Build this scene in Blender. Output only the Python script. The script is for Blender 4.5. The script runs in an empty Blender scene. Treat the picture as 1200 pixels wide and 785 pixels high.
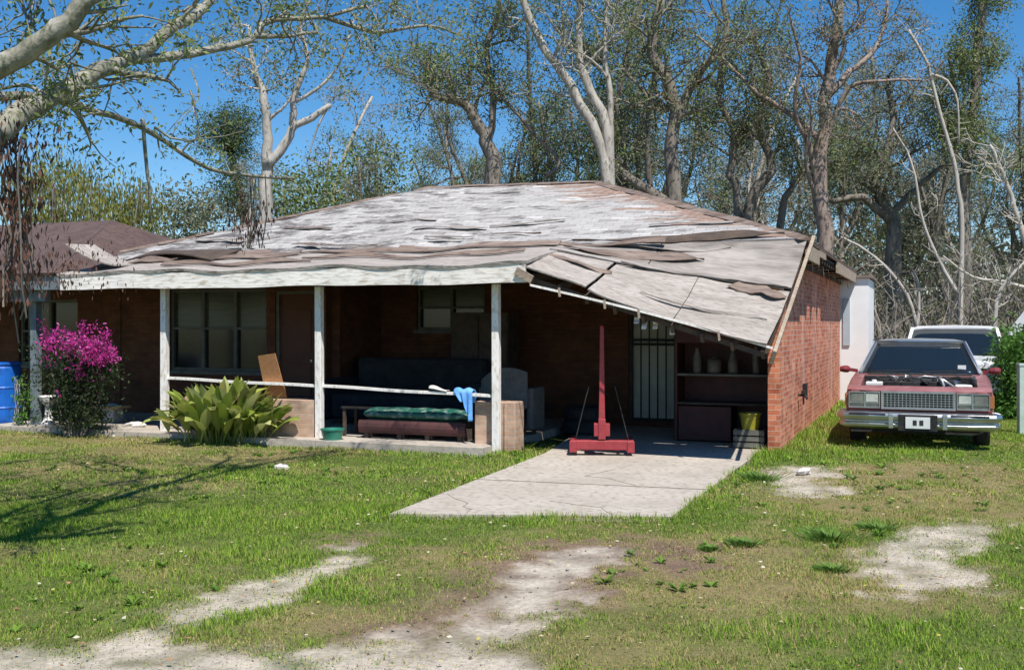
import bpy, math, random
import numpy as np
from mathutils import Vector, Matrix, Euler
random.seed(7)
scn = bpy.context.scene
COL = scn.collection
# ------------------------------------------------------------------ camera, sky, sun
F = 1250.0; CX = 600.0; HY = 380.0; EYE = 1.65
cd = bpy.data.cameras.new('camera'); cam = bpy.data.objects.new('camera', cd); COL.objects.link(cam)
cam.location = (0, 0, EYE); cam.rotation_euler = (math.radians(90), 0, 0)
cd.sensor_width = 36; cd.lens = 36 * F / 1200; cd.clip_end = 3000; cd.clip_start = .05
cd.shift_y = -(392.5 - HY) / 1200
scn.camera = cam
SUN = Vector((.21, -.54, 1.0)).normalized()
SUN_EL = math.asin(SUN.z); SUN_AZ = math.atan2(SUN.x, SUN.y)
w = bpy.data.worlds.new('World'); scn.world = w; w.use_nodes = True
nt = w.node_tree; bg = nt.nodes['Background']
sky = nt.nodes.new('ShaderNodeTexSky'); sky.sky_type = 'NISHITA'; sky.sun_disc = False
sky.sun_elevation = SUN_EL; sky.sun_rotation = SUN_AZ
sky.air_density = 1.0; sky.dust_density = .1; sky.altitude = 900; sky.ozone_density = 3.0
hs = nt.nodes.new('ShaderNodeHueSaturation'); hs.inputs['Saturation'].default_value = 1.35; nt.links.new(sky.outputs[0], hs.inputs['Color']); nt.links.new(hs.outputs[0], bg.inputs[0]); bg.inputs[1].default_value = .105
sl = bpy.data.lights.new('sun', 'SUN'); so = bpy.data.objects.new('sun', sl); COL.objects.link(so)
sl.energy = 5.0; sl.angle = math.radians(.5); sl.color = (1, .95, .87)
so.rotation_euler = SUN.to_track_quat('Z', 'Y').to_euler(); so.location = (5, -5, 20)
scn.view_settings.view_transform = 'Standard'; scn.view_settings.look = 'None'
scn.view_settings.exposure = .36; scn.view_settings.gamma = 1

def at(px, py, Y):
    return Vector(((px - CX) / F * Y, Y, EYE + (HY - py) / F * Y))
def gp(px, py, z=0.0):
    Y = F * (EYE - z) / (py - HY)
    return Vector(((px - CX) / F * Y, Y, z))
# house frame
HO = Vector((-.2, 13.75, 0)); HA = math.atan2(-.3662, .9305)
UX = Vector((.9305, -.3662, 0)); VX = Vector((.3662, .9305, 0))
def hw(u, v, z=0.0):
    return HO + UX * u + VX * v + Vector((0, 0, z))

# ------------------------------------------------------------------ helpers
class MB:
    def __init__(s): s.v = []; s.f = []
    def add(s, vs, fs):
        o = len(s.v); s.v += [tuple(p) for p in vs]; s.f += [tuple(i + o for i in f) for f in fs]; return s
    def box(s, x0, x1, y0, y1, z0, z1, M=None):
        vs = [Vector((x, y, z)) for z in (z0, z1) for y in (y0, y1) for x in (x0, x1)]
        if M is not None: vs = [M @ p for p in vs]
        return s.add(vs, [(0, 2, 3, 1), (4, 5, 7, 6), (0, 1, 5, 4), (2, 6, 7, 3), (0, 4, 6, 2), (1, 3, 7, 5)])
    def beam(s, p0, p1, w, h, up=(0, 0, 1)):
        p0 = Vector(p0); p1 = Vector(p1); d = (p1 - p0).normalized(); up = Vector(up)
        a = d.cross(up)
        if a.length < 1e-3: a = d.cross(Vector((0, 1, 0)))
        a.normalize(); b = a.cross(d).normalized(); a *= w / 2; b *= h / 2
        vs = [p + sa * a + sb * b for p in (p0, p1) for sa, sb in ((-1, -1), (1, -1), (1, 1), (-1, 1))]
        return s.add(vs, [(0, 1, 2, 3), (7, 6, 5, 4), (0, 4, 5, 1), (1, 5, 6, 2), (2, 6, 7, 3), (3, 7, 4, 0)])
    def tube(s, pts, rad, n=6, cap=True):
        pts = [Vector(p) for p in pts]
        if not hasattr(rad, '__len__'): rad = [rad] * len(pts)
        vs = []; pa = None
        for i, p in enumerate(pts):
            d = (pts[min(i + 1, len(pts) - 1)] - pts[max(i - 1, 0)])
            if d.length < 1e-9: d = Vector((0, 0, 1))
            d.normalize()
            if pa is None:
                a = d.cross(Vector((0, 0, 1)));
                if a.length < .1: a = d.cross(Vector((1, 0, 0)))
            else: a = pa - d * pa.dot(d)
            if a.length < 1e-4: a = d.orthogonal()
            a.normalize(); pa = a; b = d.cross(a)
            for k in range(n):
                t = 2 * math.pi * k / n
                vs.append(p + (a * math.cos(t) + b * math.sin(t)) * rad[i])
        fs = []
        for i in range(len(pts) - 1):
            for k in range(n):
                k2 = (k + 1) % n; fs.append((i * n + k, i * n + k2, (i + 1) * n + k2, (i + 1) * n + k))
        if cap: fs.append(tuple(range(n - 1, -1, -1))); fs.append(tuple((len(pts) - 1) * n + k for k in range(n)))
        return s.add(vs, fs)
    def lathe(s, prof, n=24, M=None):
        vs = []; fs = []
        for r, z in prof:
            for k in range(n):
                t = 2 * math.pi * k / n; p = Vector((r * math.cos(t), r * math.sin(t), z)); vs.append(M @ p if M is not None else p)
        for i in range(len(prof) - 1):
            for k in range(n):
                k2 = (k + 1) % n; fs.append((i * n + k, i * n + k2, (i + 1) * n + k2, (i + 1) * n + k))
        fs.append(tuple(range(n - 1, -1, -1))); fs.append(tuple((len(prof) - 1) * n + k for k in range(n)))
        return s.add(vs, fs)
    def prism(s, poly, z0, z1):            # xy polygon, CCW
        n = len(poly); vs = [(x, y, z0) for x, y in poly] + [(x, y, z1) for x, y in poly]
        fs = [tuple(range(n - 1, -1, -1)), tuple(range(n, 2 * n))]
        fs += [(i, (i + 1) % n, n + (i + 1) % n, n + i) for i in range(n)]
        return s.add(vs, fs)
    def sheet(s, fn, nu, nv, th):          # curved sheet with thickness; fn(a,b)->Vector
        P = [[fn(i / nu, j / nv) for j in range(nv + 1)] for i in range(nu + 1)]
        vs = []
        for i in range(nu + 1):
            for j in range(nv + 1):
                a = P[min(i + 1, nu)][j] - P[max(i - 1, 0)][j]; b = P[i][min(j + 1, nv)] - P[i][max(j - 1, 0)]
                nn = a.cross(b); nn = nn.normalized() if nn.length > 1e-9 else Vector((0, 0, 1))
                vs.append(P[i][j] + nn * th / 2); vs.append(P[i][j] - nn * th / 2)
        I = lambda i, j, k: (i * (nv + 1) + j) * 2 + k
        fs = []
        for i in range(nu):
            for j in range(nv):
                fs.append((I(i, j, 0), I(i + 1, j, 0), I(i + 1, j + 1, 0), I(i, j + 1, 0)))
                fs.append((I(i, j, 1), I(i, j + 1, 1), I(i + 1, j + 1, 1), I(i + 1, j, 1)))
        for i in range(nu):
            fs.append((I(i, 0, 0), I(i, 0, 1), I(i + 1, 0, 1), I(i + 1, 0, 0))); fs.append((I(i, nv, 0), I(i + 1, nv, 0), I(i + 1, nv, 1), I(i, nv, 1)))
        for j in range(nv):
            fs.append((I(0, j, 0), I(0, j + 1, 0), I(0, j + 1, 1), I(0, j, 1))); fs.append((I(nu, j, 0), I(nu, j, 1), I(nu, j + 1, 1), I(nu, j + 1, 0)))
        return s.add(vs, fs)

def tag(o, label=None, cat=None, group=None, kind=None):
    if label: o['label'] = label
    if cat: o['category'] = cat
    if group: o['group'] = group
    if kind: o['kind'] = kind
    return o
def build(name, mb, mat, parent=None, smooth=False, bevel=0, sub=0, label=None, M=None):
    me = bpy.data.meshes.new(name)
    me.from_pydata([tuple(v) for v in mb.v], [], mb.f); me.validate(); me.update()
    uv = me.uv_layers.new(name='UVMap')          # metric box mapping
    for p in me.polygons:
        n = p.normal; a = [abs(n.x), abs(n.y), abs(n.z)]; k = a.index(max(a))
        for li in p.loop_indices:
            c = me.vertices[me.loops[li].vertex_index].co
            uv.data[li].uv = (c.y, c.z) if k == 0 else ((c.x, c.z) if k == 1 else (c.x, c.y))
        p.use_smooth = smooth
    if isinstance(mat, (list, tuple)):
        for m_ in mat: me.materials.append(m_)
    else: me.materials.append(mat)
    o = bpy.data.objects.new(name, me); COL.objects.link(o)
    if parent: o.parent = parent
    if bevel:
        b = o.modifiers.new('bevel', 'BEVEL'); b.width = bevel; b.segments = 2; b.limit_method = 'ANGLE'; b.angle_limit = .6
    if sub:
        b = o.modifiers.new('sub', 'SUBSURF'); b.levels = sub; b.render_levels = sub
    if label: o['label'] = label
    return o
def fastmesh(name, V, Q, mat, parent=None, col=None, k=4):
    """V (n,3) float, Q (m,k) int"""
    me = bpy.data.meshes.new(name); m = len(Q)
    me.vertices.add(len(V)); me.vertices.foreach_set('co', np.asarray(V, np.float32).ravel())
    me.loops.add(m * k); me.loops.foreach_set('vertex_index', np.asarray(Q, np.int32).ravel())
    me.polygons.add(m); me.polygons.foreach_set('loop_start', np.arange(0, m * k, k, dtype=np.int32))
    me.update(calc_edges=True)
    if col is not None:
        ca = me.color_attributes.new('tint', 'FLOAT_COLOR', 'POINT')
        c4 = np.ones((len(V), 4), np.float32); c4[:, :col.shape[1]] = col; ca.data.foreach_set('color', c4.ravel())
    me.materials.append(mat); o = bpy.data.objects.new(name, me); COL.objects.link(o)
    if parent: o.parent = parent
    return o
def empty(name, loc, rz=0, label=None, cat=None, group=None):
    o = bpy.data.objects.new(name, None); COL.objects.link(o); o.location = loc; o.rotation_euler = (0, 0, rz)
    o.empty_display_size = .2
    return tag(o, label, cat, group)

# ------------------------------------------------------------------ materials
def newmat(name):
    m = bpy.data.materials.new(name); m.use_nodes = True; t = m.node_tree
    return m, t, t.nodes['Principled BSDF']
def N(t, typ, **kw):
    n = t.nodes.new(typ)
    for k, v in kw.items():
        if k in n.inputs: n.inputs[k].default_value = v
        else: setattr(n, k, v)
    return n
def ramp(t, fac, stops):
    r = t.nodes.new('ShaderNodeValToRGB'); e = r.color_ramp.elements
    while len(e) < len(stops): e.new(.5)
    for i, (p, c) in enumerate(stops): e[i].position = p; e[i].color = (*c, 1) if len(c) == 3 else c
    t.links.new(fac, r.inputs[0]); return r
def noisy(name, c0, c1, scale=6, rough=.8, bump=.15, stretch=(1, 1, 1), detail=6, metal=0, lo=.35, hi=.65, c2=None, s2=40, coat=0):
    """two colours by noise, with a finer third one"""
    m, t, b = newmat(name); L = t.links
    tc = N(t, 'ShaderNodeTexCoord'); mp = N(t, 'ShaderNodeMapping'); mp.inputs['Scale'].default_value = stretch
    L.new(tc.outputs['Object'], mp.inputs[0])
    n = N(t, 'ShaderNodeTexNoise', Scale=scale, Detail=detail, Roughness=.65); L.new(mp.outputs[0], n.inputs[0])
    r = ramp(t, n.outputs[0], [(lo, c0), (hi, c1)]); out = r.outputs[0]
    n2 = N(t, 'ShaderNodeTexNoise', Scale=s2, Detail=4); L.new(mp.outputs[0], n2.inputs[0])
    if c2:
        r2 = ramp(t, n2.outputs[0], [(.5, (0, 0, 0)), (.68, (1, 1, 1))]); mx = N(t, 'ShaderNodeMix', data_type='RGBA')
        L.new(r2.outputs[0], mx.inputs[0]); L.new(out, mx.inputs[6]); mx.inputs[7].default_value = (*c2, 1); out = mx.outputs[2]
    L.new(out, b.inputs['Base Color']); b.inputs['Roughness'].default_value = rough; b.inputs['Metallic'].default_value = metal
    if coat: b.inputs['Coat Weight'].default_value = coat
    if bump:
        bp = N(t, 'ShaderNodeBump', Strength=bump, Distance=.02); L.new(n2.outputs[0], bp.inputs['Height']); L.new(bp.outputs[0], b.inputs['Normal'])
    return m
def leafmat(name, cs, trans=.35, rough=.6):
    m, t, b = newmat(name); L = t.links
    g = N(t, 'ShaderNodeNewGeometry'); st = [(i / max(1, len(cs) - 1), c) for i, c in enumerate(cs)]
    r = ramp(t, g.outputs['Random Per Island'], st)
    L.new(r.outputs[0], b.inputs['Base Color']); b.inputs['Roughness'].default_value = rough
    b.inputs['Specular IOR Level'].default_value = .25
    tr = N(t, 'ShaderNodeBsdfTranslucent'); L.new(r.outputs[0], tr.inputs[0]); mx = N(t, 'ShaderNodeMixShader'); mx.inputs[0].default_value = trans
    L.new(b.outputs[0], mx.inputs[1]); L.new(tr.outputs[0], mx.inputs[2]); L.new(mx.outputs[0], t.nodes['Material Output'].inputs[0])
    return m
def brickmat(name, c1, c2, mortar, stain=(.5, .42, .36), stain_amt=.0):
    m, t, b = newmat(name); L = t.links
    uv = N(t, 'ShaderNodeUVMap'); br = N(t, 'ShaderNodeTexBrick')
    for k, v in {'Scale': 1, 'Mortar Size': .005, 'Mortar Smooth': .3, 'Brick Width': .203, 'Row Height': .068, 'Bias': -.1}.items(): br.inputs[k].default_value = v
    br.inputs['Color1'].default_value = (*c1, 1); br.inputs['Color2'].default_value = (*c2, 1); br.inputs['Mortar'].default_value = (*mortar, 1)
    L.new(uv.outputs[0], br.inputs[0])
    n = N(t, 'ShaderNodeTexNoise', Scale=3, Detail=7, Roughness=.7); L.new(uv.outputs[0], n.inputs[0])
    r = ramp(t, n.outputs[0], [(.3, (.58, .55, .52)), (.48, (1, 1, 1)), (.66, (1.38, 1.36, 1.3))])
    mx = N(t, 'ShaderNodeMix', data_type='RGBA', blend_type='MULTIPLY'); mx.inputs[0].default_value = 1
    L.new(br.outputs[0], mx.inputs[6]); L.new(r.outputs[0], mx.inputs[7]); out = mx.outputs[2]
    if stain_amt:
        mp = N(t, 'ShaderNodeMapping'); mp.inputs['Scale'].default_value = (1.3, .16, 1); L.new(uv.outputs[0], mp.inputs[0])
        n3 = N(t, 'ShaderNodeTexNoise', Scale=1.6, Detail=5); L.new(mp.outputs[0], n3.inputs[0])
        r3 = ramp(t, n3.outputs[0], [(.5, (0, 0, 0)), (.66, (stain_amt,) * 3)])
        m3 = N(t, 'ShaderNodeMix', data_type='RGBA'); L.new(r3.outputs[0], m3.inputs[0]); L.new(out, m3.inputs[6]); m3.inputs[7].default_value = (*stain, 1); out = m3.outputs[2]
    L.new(out, b.inputs['Base Color']); b.inputs['Roughness'].default_value = .9
    bp = N(t, 'ShaderNodeBump', Strength=.6, Distance=.008, invert=True); L.new(br.outputs['Fac'], bp.inputs['Height']); L.new(bp.outputs[0], b.inputs['Normal'])
    return m
M = {}
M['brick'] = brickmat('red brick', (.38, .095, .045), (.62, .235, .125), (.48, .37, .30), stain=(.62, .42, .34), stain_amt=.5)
M['brick_shaded'] = brickmat('shade darkened orange brown brick', (.11, .036, .016), (.15, .052, .024), (.07, .045, .03))  # house brick darkened to stand for the porch and carport shade
M['brick_pale'] = brickmat('weathered tan brick', (.42, .27, .19), (.5, .34, .25), (.42, .36, .3))
M['white'] = noisy('weathered white paint', (.78, .75, .71), (.88, .85, .81), 5, .6, .15, (1, 1, .4), c2=(.60, .53, .46), s2=30)
M['header'] = noisy('stained white fascia paint', (.76, .71, .65), (.90, .86, .81), 1.6, .7, .3, (.6, 1, 3), c2=(.50, .44, .37), s2=9)
M['greypost'] = noisy('blue grey paint', (.10, .13, .15), (.18, .22, .24), 5, .7)
M['wood'] = noisy('weathered grey tan board', (.30, .235, .175), (.42, .34, .26), 3, .9, .4, (.5, 5, 5), c2=(.2, .15, .11), s2=22)
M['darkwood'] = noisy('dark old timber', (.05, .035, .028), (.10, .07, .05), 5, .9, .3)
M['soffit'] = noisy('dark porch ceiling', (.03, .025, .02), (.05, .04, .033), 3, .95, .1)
M['ply'] = noisy('brown chipboard', (.36, .16, .06), (.44, .21, .09), 20, .75, .2)
M['glass'] = noisy('dark window glass', (.012, .014, .014), (.03, .034, .03), 2, .12, 0)
M['glass_blind'] = noisy('window glass over blinds', (.06, .07, .05), (.10, .11, .085), 1.5, .25, 0, (1, 1, 12))
M['concrete'] = noisy('old driveway concrete', (.37, .325, .27), (.48, .43, .37), 1.1, .9, .35, c2=(.29, .255, .22), s2=14)
M['black'] = noisy('black rubber', (.012, .012, .013), (.03, .03, .03), 9, .8)
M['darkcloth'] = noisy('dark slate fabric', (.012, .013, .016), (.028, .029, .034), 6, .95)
M['green_pad'] = noisy('dark green vinyl', (.012, .075, .055), (.02, .12, .09), 4, .45, .1, c2=(.2, .28, .24), s2=13)
M['redpaint'] = noisy('worn red enamel', (.27, .022, .03), (.36, .045, .055), 8, .5, .15, c2=(.22, .04, .035), s2=30)
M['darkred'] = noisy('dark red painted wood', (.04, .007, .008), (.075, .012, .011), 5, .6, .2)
M['chrome'] = noisy('dulled chrome', (.50, .50, .51), (.66, .66, .66), 6, .34, 0, metal=1)
M['darkmetal'] = noisy('grimy dark metal', (.01, .01, .011), (.045, .042, .04), 14, .6, .3, metal=.3)
M['carpaint'] = noisy('faded burgundy car paint', (.24, .08, .078), (.36, .17, .155), 3, .42, 0, coat=.35)
M['silvertrim'] = noisy('silver grey trim', (.40, .41, .42), (.55, .56, .57), 6, .35, 0, metal=.5)
M['vinyl_red'] = noisy('deep burgundy trim', (.16, .02, .025), (.22, .035, .04), 5, .5)
M['carwhite'] = noisy('dusty white vehicle paint', (.66, .67, .68), (.76, .77, .78), 3, .35, 0, coat=.3)
M['plate'] = noisy('number plate white', (.62, .64, .64), (.72, .73, .72), 5, .5, 0)
M['blue'] = noisy('bright blue plastic', (.006, .10, .48), (.012, .16, .6), 2.5, .45, .05, c2=(.01, .06, .28), s2=6)
M['bluecloth'] = noisy('light blue towel', (.09, .30, .72), (.20, .45, .85), 8, .95, .3)
M['whitecloth'] = noisy('white rag', (.6, .57, .54), (.74, .72, .7), 9, .95, .3)
M['greycloth'] = noisy('grey upholstery', (.09, .088, .083), (.14, .135, .13), 9, .95, .2)
M['bark_pale'] = noisy('pale lichen bark', (.30, .27, .235), (.48, .45, .40), 4, .95, .6, (1, 1, .35), c2=(.16, .15, .11), s2=16)
M['bark_grey'] = noisy('grey oak bark', (.13, .11, .09), (.26, .23, .195), 3, .95, .6, (1, 1, .3), c2=(.08, .07, .055), s2=14)
M['bark_brown'] = noisy('brown pine bark', (.19, .14, .115), (.32, .255, .215), 3.5, .95, .7, (1, 1, .35), c2=(.09, .065, .05), s2=12)
M['deadwood'] = noisy('bleached dead branch', (.34, .31, .27), (.50, .46, .41), 5, .9, .3, (1, 1, .4))
M['rock'] = noisy('pale broken concrete', (.5, .47, .43), (.66, .63, .6), 5, .9, .5)
M['leaf_olive'] = leafmat('olive leaves', [(.09, .12, .04), (.15, .20, .06), (.21, .27, .09), (.28, .32, .15)])
M['leaf_dark'] = leafmat('dark evergreen leaves', [(.055, .08, .03), (.095, .135, .045), (.15, .20, .07)])
M['leaf_grey'] = leafmat('grey green moss and leaves', [(.13, .145, .085), (.20, .215, .13), (.28, .29, .20), (.13, .17, .06)])
M['leaf_yellow'] = leafmat('yellow green bamboo leaves', [(.16, .17, .035), (.25, .25, .06), (.12, .15, .035), (.30, .28, .10)])
M['leaf_brown'] = leafmat('dead brown leaves', [(.10, .045, .03), (.17, .08, .055), (.07, .035, .025), (.22, .13, .09)])
M['twig_brush'] = leafmat('bare grey brown brush', [(.15, .12, .10), (.22, .19, .15), (.11, .10, .07), (.27, .24, .19), (.15, .17, .08), (.12, .14, .06)])
M['leaf_bright'] = leafmat('bright hedge leaves', [(.05, .13, .02), (.09, .2, .03), (.12, .24, .05)])
M['weedleaf'] = leafmat('lawn weed leaves', [(.08, .17, .03), (.14, .25, .04), (.2, .31, .07)])
M['petal'] = leafmat('magenta petals', [(.45, .02, .22), (.66, .06, .38), (.33, .012, .17), (.72, .16, .5)], .3)
M['ironplant'] = leafmat('broad yellow green leaves', [(.11, .19, .025), (.24, .31, .05), (.42, .45, .11), (.15, .23, .03), (.6, .58, .28), (.26, .34, .06), (.34, .24, .10)], .25, .4)
M['brown_roof'] = noisy('dark red brown shingles', (.075, .046, .04), (.12, .078, .066), 3, .95, .4, (1, 1, 1), c2=(.055, .032, .03), s2=12)
M['yellow'] = noisy('yellow plastic', (.24, .21, .02), (.34, .30, .03), 5, .5)
M['tan'] = noisy('tan board', (.42, .28, .12), (.52, .36, .17), 9, .8)

def roofmat():
    m, t, b = newmat('peeling grey shingles'); L = t.links
    tc = N(t, 'ShaderNodeTexCoord'); O = tc.outputs['Object']; uv = N(t, 'ShaderNodeUVMap')
    br = N(t, 'ShaderNodeTexBrick')
    for k, v in {'Scale': 1, 'Mortar Size': .006, 'Mortar Smooth': .4, 'Brick Width': .30, 'Row Height': .125, 'Bias': 0.}.items(): br.inputs[k].default_value = v
    br.inputs['Color1'].default_value = (.37, .355, .345, 1); br.inputs['Color2'].default_value = (.44, .425, .41, 1); br.inputs['Mortar'].default_value = (.25, .23, .22, 1)
    L.new(uv.outputs[0], br.inputs[0])
    mp = N(t, 'ShaderNodeMapping'); mp.inputs['Scale'].default_value = (.7, 1.5, 1); L.new(O, mp.inputs[0])
    n = N(t, 'ShaderNodeTexNoise', Scale=2.4, Detail=10, Roughness=.78); L.new(mp.outputs[0], n.inputs[0])
    # dark streaks get stronger towards the far left end of the roof (weathering, with branch shadows painted into the colour)
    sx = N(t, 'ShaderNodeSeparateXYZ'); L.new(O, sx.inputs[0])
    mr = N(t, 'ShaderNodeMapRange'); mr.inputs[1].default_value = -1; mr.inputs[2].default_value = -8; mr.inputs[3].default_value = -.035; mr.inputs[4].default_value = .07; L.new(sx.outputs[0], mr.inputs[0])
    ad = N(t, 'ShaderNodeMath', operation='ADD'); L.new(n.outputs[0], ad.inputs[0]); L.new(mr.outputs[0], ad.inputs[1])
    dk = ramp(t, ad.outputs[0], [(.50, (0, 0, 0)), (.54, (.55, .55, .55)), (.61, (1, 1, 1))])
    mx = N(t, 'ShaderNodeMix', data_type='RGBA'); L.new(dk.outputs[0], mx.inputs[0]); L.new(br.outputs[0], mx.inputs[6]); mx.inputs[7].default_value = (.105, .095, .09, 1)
    br3 = N(t, 'ShaderNodeTexBrick')
    for k, v in {'Scale': 1, 'Mortar Size': 0, 'Brick Width': .30, 'Row Height': .125, 'Bias': 0.}.items(): br3.inputs[k].default_value = v
    br3.inputs['Color1'].default_value = (0, 0, 0, 1); br3.inputs['Color2'].default_value = (1, 1, 1, 1); L.new(uv.outputs[0], br3.inputs[0])
    tb = ramp(t, br3.outputs[0], [(.0, (.78, .75, .73)), (.08, (.84, .82, .8)), (.12, (.95, .95, .94)), (.85, (1.02, 1.02, 1.02)), (.93, (1.10, 1.09, 1.08))]); tb.color_ramp.interpolation = 'CONSTANT'
    mt = N(t, 'ShaderNodeMix', data_type='RGBA', blend_type='MULTIPLY'); mt.inputs[0].default_value = 1; L.new(mx.outputs[2], mt.inputs[6]); L.new(tb.outputs[0], mt.inputs[7]); mx = mt
    # brown felt along the right hip: u - distance from hip line
    hip = N(t, 'ShaderNodeMath', operation='ADD'); L.new(sx.outputs[0], hip.inputs[0]); L.new(sx.outputs[1], hip.inputs[1])
    n2 = N(t, 'ShaderNodeTexNoise', Scale=2.2, Detail=6); mp2 = N(t, 'ShaderNodeMapping'); mp2.inputs['Scale'].default_value = (.35, 3.5, 1); L.new(O, mp2.inputs[0]); L.new(mp2.outputs[0], n2.inputs[0])
    mad = N(t, 'ShaderNodeMath', operation='MULTIPLY_ADD'); L.new(n2.outputs[0], mad.inputs[0]); mad.inputs[1].default_value = 5.5; L.new(hip.outputs[0], mad.inputs[2])
    hb = ramp(t, N(t, 'ShaderNodeMapRange').outputs[0], [(.45, (0, 0, 0)), (.55, (1, 1, 1))]); mrr = hb.inputs[0].links[0].from_node
    mrr.inputs[1].default_value = 6.6; mrr.inputs[2].default_value = 8.6; L.new(mad.outputs[0], mrr.inputs[0])
    br2 = N(t, 'ShaderNodeMix', data_type='RGBA'); L.new(hb.outputs[0], br2.inputs[0]); L.new(mx.outputs[2], br2.inputs[6])
    n4 = N(t, 'ShaderNodeTexNoise', Scale=9, Detail=5); L.new(O, n4.inputs[0]); r4 = ramp(t, n4.outputs[0], [(.35, (.20, .13, .10)), (.65, (.33, .235, .185))]); L.new(r4.outputs[0], br2.inputs[7])
    L.new(br2.outputs[2], b.inputs['Base Color']); b.inputs['Roughness'].default_value = .95
    bp = N(t, 'ShaderNodeBump', Strength=.5, Distance=.02); L.new(n4.outputs[0], bp.inputs['Height'])
    bp2 = N(t, 'ShaderNodeBump', Strength=.6, Distance=.012, invert=True); L.new(br.outputs['Fac'], bp2.inputs['Height']); L.new(bp.outputs[0], bp2.inputs['Normal']); L.new(bp2.outputs[0], b.inputs['Normal'])
    return m
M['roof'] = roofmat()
M['deck'] = noisy('bleached roof decking', (.29, .255, .225), (.42, .38, .345), 2.6, .95, .9, (.45, 2.6, 1), c2=(.22, .185, .16), s2=18)
M['deck_stain'] = noisy('stained roof decking', (.16, .14, .125), (.36, .325, .295), 1.9, .95, .7, (.4, 2.2, 1), c2=(.28, .24, .21), s2=12, lo=.40, hi=.58)
M['felt'] = noisy('torn brown felt', (.13, .09, .07), (.26, .20, .165), 2.6, .95, .5, (.5, 2, 1), c2=(.10, .07, .06), s2=8)
def vcol(name, bumpy=True):
    m, t, b = newmat(name); L = t.links
    a = N(t, 'ShaderNodeAttribute', attribute_name='tint'); L.new(a.outputs['Color'], b.inputs['Base Color'])
    b.inputs['Roughness'].default_value = .95; b.inputs['Specular IOR Level'].default_value = .15
    return m, t, b

# ------------------------------------------------------------------ numpy value noise and masks
_rs = np.random.RandomState(3); _tab = _rs.rand(512, 512)
def vn(x, y, s):
    x = np.asarray(x) * s + 200.3; y = np.asarray(y) * s + 177.7
    xi = np.floor(x).astype(int); yi = np.floor(y).astype(int); fx = x - xi; fy = y - yi
    fx = fx * fx * (3 - 2 * fx); fy = fy * fy * (3 - 2 * fy); g = lambda a, b: _tab[a % 512, b % 512]
    return (g(xi, yi) * (1 - fx) + g(xi + 1, yi) * fx) * (1 - fy) + (g(xi, yi + 1) * (1 - fx) + g(xi + 1, yi + 1) * fx) * fy
def fbm(x, y, s, o=4):
    r = 0; a = .5; tot = 0
    for i in range(o): r = r + a * vn(x, y, s * 2 ** i); tot += a; a *= .55
    return r / tot
def polydist(x, y, poly):
    """signed distance, positive inside"""
    d = np.full(x.shape, 1e9); ins = np.zeros(x.shape, bool); n = len(poly)
    for i in range(n):
        ax, ay = poly[i]; bx, by = poly[(i + 1) % n]; ex, ey = bx - ax, by - ay
        t = np.clip(((x - ax) * ex + (y - ay) * ey) / (ex * ex + ey * ey + 1e-12), 0, 1)
        d = np.minimum(d, np.hypot(x - ax - t * ex, y - ay - t * ey))
        c = ((ay > y) != (by > y)) & (x < (bx - ax) * (y - ay) / ((by - ay) if by != ay else 1e-9) + ax); ins ^= c
    return np.where(ins, d, -d)
G = lambda pts: [tuple(gp(a, b)[:2]) for a, b in pts]
PALE = [G([(0, 757), (120, 768), (230, 700), (330, 668), (415, 642), (422, 660), (350, 690), (250, 722), (190, 742), (330, 770), (470, 745), (545, 728), (590, 712), (612, 730), (585, 760), (600, 800), (-200, 800), (-200, 760)]),
        G([(1000, 668), (1052, 634), (1120, 612), (1185, 613), (1150, 632), (1105, 648), (1128, 684), (1048, 690), (1045, 668), (1008, 672)]),
        G([(905, 548), (965, 546), (968, 556), (930, 558), (985, 576), (930, 580), (900, 556)])]
PALE.append(G([(560, 735), (590, 690), (640, 655), (700, 635), (720, 645), (668, 672), (640, 705), (615, 740)]))
BROWN = [G([(400, 745), (500, 700), (570, 660), (640, 632), (770, 626), (720, 672), (660, 712), (600, 730), (520, 745)]),
         G([(350, 660), (420, 632), (440, 640), (400, 662)]), G([(740, 636), (790, 632), (860, 640), (800, 668), (760, 660)])]
DRY = [G([(430, 800), (380, 770), (250, 745), (330, 700), (430, 650), (560, 640), (700, 622), (900, 610), (1000, 640), (1200, 660), (1200, 700), (1000, 720), (1000, 800)]),
       G([(0, 505), (180, 512), (420, 530), (330, 545), (0, 560)]), G([(880, 560), (1000, 545), (1200, 540), (1250, 600), (1000, 620), (900, 600)])]
# slab and porch outlines
SLAB = [tuple(gp(457, 603)[:2]), tuple(gp(786, 607)[:2]), tuple(gp(876, 541)[:2]), tuple(hw(3.15, 1.25)[:2]), tuple(hw(3.15, 4.0)[:2]), tuple(hw(.02, 4.0)[:2]), tuple(gp(640, 531)[:2])]
PORCH = [tuple(hw(-8.4, -.35)[:2]), tuple(hw(-.05, -.35)[:2]), tuple(hw(-.05, 4)[:2]), tuple(hw(-8.4, 4)[:2])]
HOUSE = [tuple(hw(-8.3, 0)[:2]), tuple(hw(3.4, 1.3)[:2]), tuple(hw(3.4, 11.2)[:2]), tuple(hw(-8.3, 11.2)[:2])]
def masks(x, y):
    wob = (fbm(x, y, 1.6, 4) - .5) * .9 + (fbm(x, y, 6, 4) - .5) * .9
    sm = lambda d, w_: np.clip(d / w_ + .5, 0, 1)
    pale = np.zeros(x.shape); brown = np.zeros(x.shape); dry = np.zeros(x.shape)
    for p in PALE: pale = np.maximum(pale, sm(polydist(x, y, p) + wob * .58 + .05, .24))
    for p in BROWN: brown = np.maximum(brown, sm(polydist(x, y, p) + wob * .7 + .05, .35))
    for p in DRY: dry = np.maximum(dry, sm(polydist(x, y, p) + wob * 1.4, .9))
    return pale, brown, dry
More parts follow.
